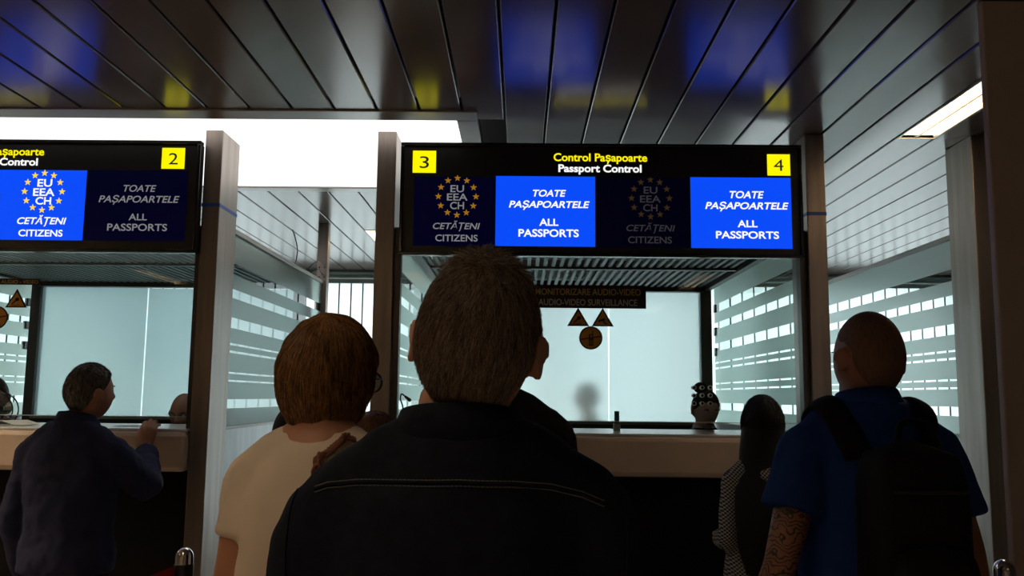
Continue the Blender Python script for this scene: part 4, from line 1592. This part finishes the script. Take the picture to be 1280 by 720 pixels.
M_bag = mat('black backpack nylon', (.006, .006, .007), .7, bump=.2, bscale=300, spec=.08)
bp = thing('backpack', 'black backpack on the back of the man in the blue polo shirt', 'backpack', (D.location.x, YD - .2, 1.0))
TD = Matrix.Translation(D.location) @ Matrix.Rotation(D.rotation_euler.z, 4, 'Z')
yb_ = back_on(bvD, 0, 1.25, .004)
def W_(p): return TD @ Vector(p)
def rounded_body(mb, x0, x1, y0, y1, z0, z1, e=4.5):
    P = []
    cx_, cy_ = (x0 + x1) / 2, (y0 + y1) / 2
    for i in range(17):
        u = -1 + 2 * i / 16
        k = (1 - abs(u) ** e) ** (1 / e) if abs(u) < 1 else .08
        k = max(k, .08)
        row = []
        for q in range(40):
            a = 2 * math.pi * q / 40
            c, s_ = math.cos(a), math.sin(a)
            row.append(W_((cx_ + (x1 - x0) / 2 * k * math.copysign(abs(c) ** .45, c), cy_ + (y1 - y0) / 2 * k * math.copysign(abs(s_) ** .45, s_), (z0 + z1) / 2 + (z1 - z0) / 2 * u)))
        P.append(row)
    mb.grid(P)
mb = MB(); rounded_body(mb, -.13, .085, yb_ - .16, yb_ - .004, .93, 1.435); obj('main_bag', mb, M_bag, bp, smooth=True)
mb = MB(); rounded_body(mb, -.11, .065, yb_ - .20, yb_ - .13, .96, 1.22); obj('front_pocket', mb, M_bag, bp, smooth=True)
mb = MB(); mb.tube([W_((x, yb_ - .162 - .002 * math.cos(x * 20), 1.33)) for x in np.linspace(-.10, .055, 12)], .004, 8); obj('zip', mb, M_black, bp, smooth=True)
mb = MB(); mb.tube([W_((-.03, yb_ - .05, 1.43)), W_((-.02, yb_ - .05, 1.47)), W_((.03, yb_ - .05, 1.47)), W_((.04, yb_ - .05, 1.43))], .008, 10, smooth=4); obj('grab_handle', mb, M_bag, bp, smooth=True)
for sd in (-1, 1):
    raw = [(sd * .10, yb_ - .02, 1.40), (sd * .105, -.10, 1.45), (sd * .115, -.05, 1.50), (sd * .118, .02, 1.50), (sd * .12, .08, 1.45), (sd * .125, .14, 1.36), (sd * .14, .15, 1.25), (sd * .17, .10, 1.12), (sd * .20, .0, 1.05), (sd * .17, yb_ - .01, 1.0)]
    cp, _ = catmull([Vector(p) for p in raw], [0] * len(raw), 5)
    cp = [snapD(p, .010) for p in cp]
    for _ in range(3):
        cp = [cp[0]] + [(cp[i - 1] + cp[i] * 2 + cp[i + 1]) / 4 for i in range(1, len(cp) - 1)] + [cp[-1]]
    mb = MB()
    P = []
    for i, c in enumerate(cp):
        q, n, _, _ = bvD.find_nearest(c)
        t = (cp[min(i + 1, len(cp) - 1)] - cp[max(i - 1, 0)]).normalized()
        lat = t.cross(n).normalized()
        wv_ = .033
        P.append([W_(c + lat * wv_ * math.cos(a) + n * .009 * math.sin(a)) for a in [2 * math.pi * k / 12 for k in range(12)]])
    mb.grid(P)
    obj('shoulder_strap', mb, M_bag, bp, smooth=True)

# woven brown bag of the woman
M_leather = mat('brown woven leather', (.16, .045, .018), .5)
nt = M_leather.node_tree
tc = nt.nodes.new('ShaderNodeTexCoord')
ck = nt.nodes.new('ShaderNodeTexChecker'); ck.inputs['Scale'].default_value = 110
nt.links.new(tc.outputs['Object'], ck.inputs[0])
bpn = nt.nodes.new('ShaderNodeBump'); bpn.inputs['Distance'].default_value = .003
nt.links.new(ck.outputs['Fac'], bpn.inputs['Height'])
nt.links.new(bpn.outputs[0], nt.nodes['Principled BSDF'].inputs['Normal'])
TB = Matrix.Translation(B.location) @ Matrix.Rotation(B.rotation_euler.z, 4, 'Z')
bvB = bvh_of(B_top)
bag = thing('shoulder_bag', 'brown woven shoulder bag of the woman in the cream T-shirt', 'bag', (B.location.x, YB_, .95))
def onB(px_, py_, off):
    o_ = Vector((0, 0, CAM_Z)); d_ = (at(px_, py_, 1) - o_)
    ti = TB.inverted()
    ol = ti @ o_; dl = (ti.to_3x3() @ d_).normalized()
    h = bvB.ray_cast(ol, dl)
    if h[0] is None: return None
    return TB @ (h[0] + h[1] * off)
line = [onB(a, b, .009) for a, b in ((398, 580), (408, 570), (418, 561), (428, 554), (436, 549))]
line = [q for q in line if q is not None]
ext = [TB @ v for v in (Vector((.115, .0, 1.39)), Vector((.13, .07, 1.34)), Vector((.13, .125, 1.2)), Vector((.0, .15, 1.0)))]
low = [TB @ v for v in (Vector((.05, -.125, 1.28)), Vector((.09, -.135, 1.18)))]
mb = MB()
def braid(mb, pts, r, n=6):
    pts, _ = catmull([Vector(p) for p in pts], [r] * len(pts), 10)
    acc = 0
    for ph in range(3):
        q = []
        for i, c in enumerate(pts):
            t = (pts[min(i + 1, len(pts) - 1)] - pts[max(i - 1, 0)]).normalized()
            a = t.cross(Vector((0, 0, 1))).normalized()
            b = t.cross(a)
            w = i * .75 + ph * 2 * math.pi / 3
            q.append(c + a * math.sin(w) * r + b * math.sin(2 * w) * r * .4)
        mb.tube(q, r * .62, 8)
if len(line) > 2:
    braid(mb, low[::-1] + line + ext[:2], .0065)
    obj('braided_strap', mb, M_leather, bag, smooth=True)
P = []
mb = MB()
for u in np.linspace(-1, 1, 15):
    k = max((1 - abs(u) ** 4) ** .25, .1)
    row = []
    for q in range(32):
        a = 2 * math.pi * q / 32
        c, s_ = math.cos(a), math.sin(a)
        x_ = .17 * k * math.copysign(abs(c) ** .5, c)
        row.append(TB @ Vector((.02 + x_, -.215 + .05 * k * math.copysign(abs(s_) ** .5, s_), 1.03 + .12 * u + x_ * .35)))
    P.append(row)
mb.grid(P)
obj('bag_body', mb, M_leather, bag, smooth=True)
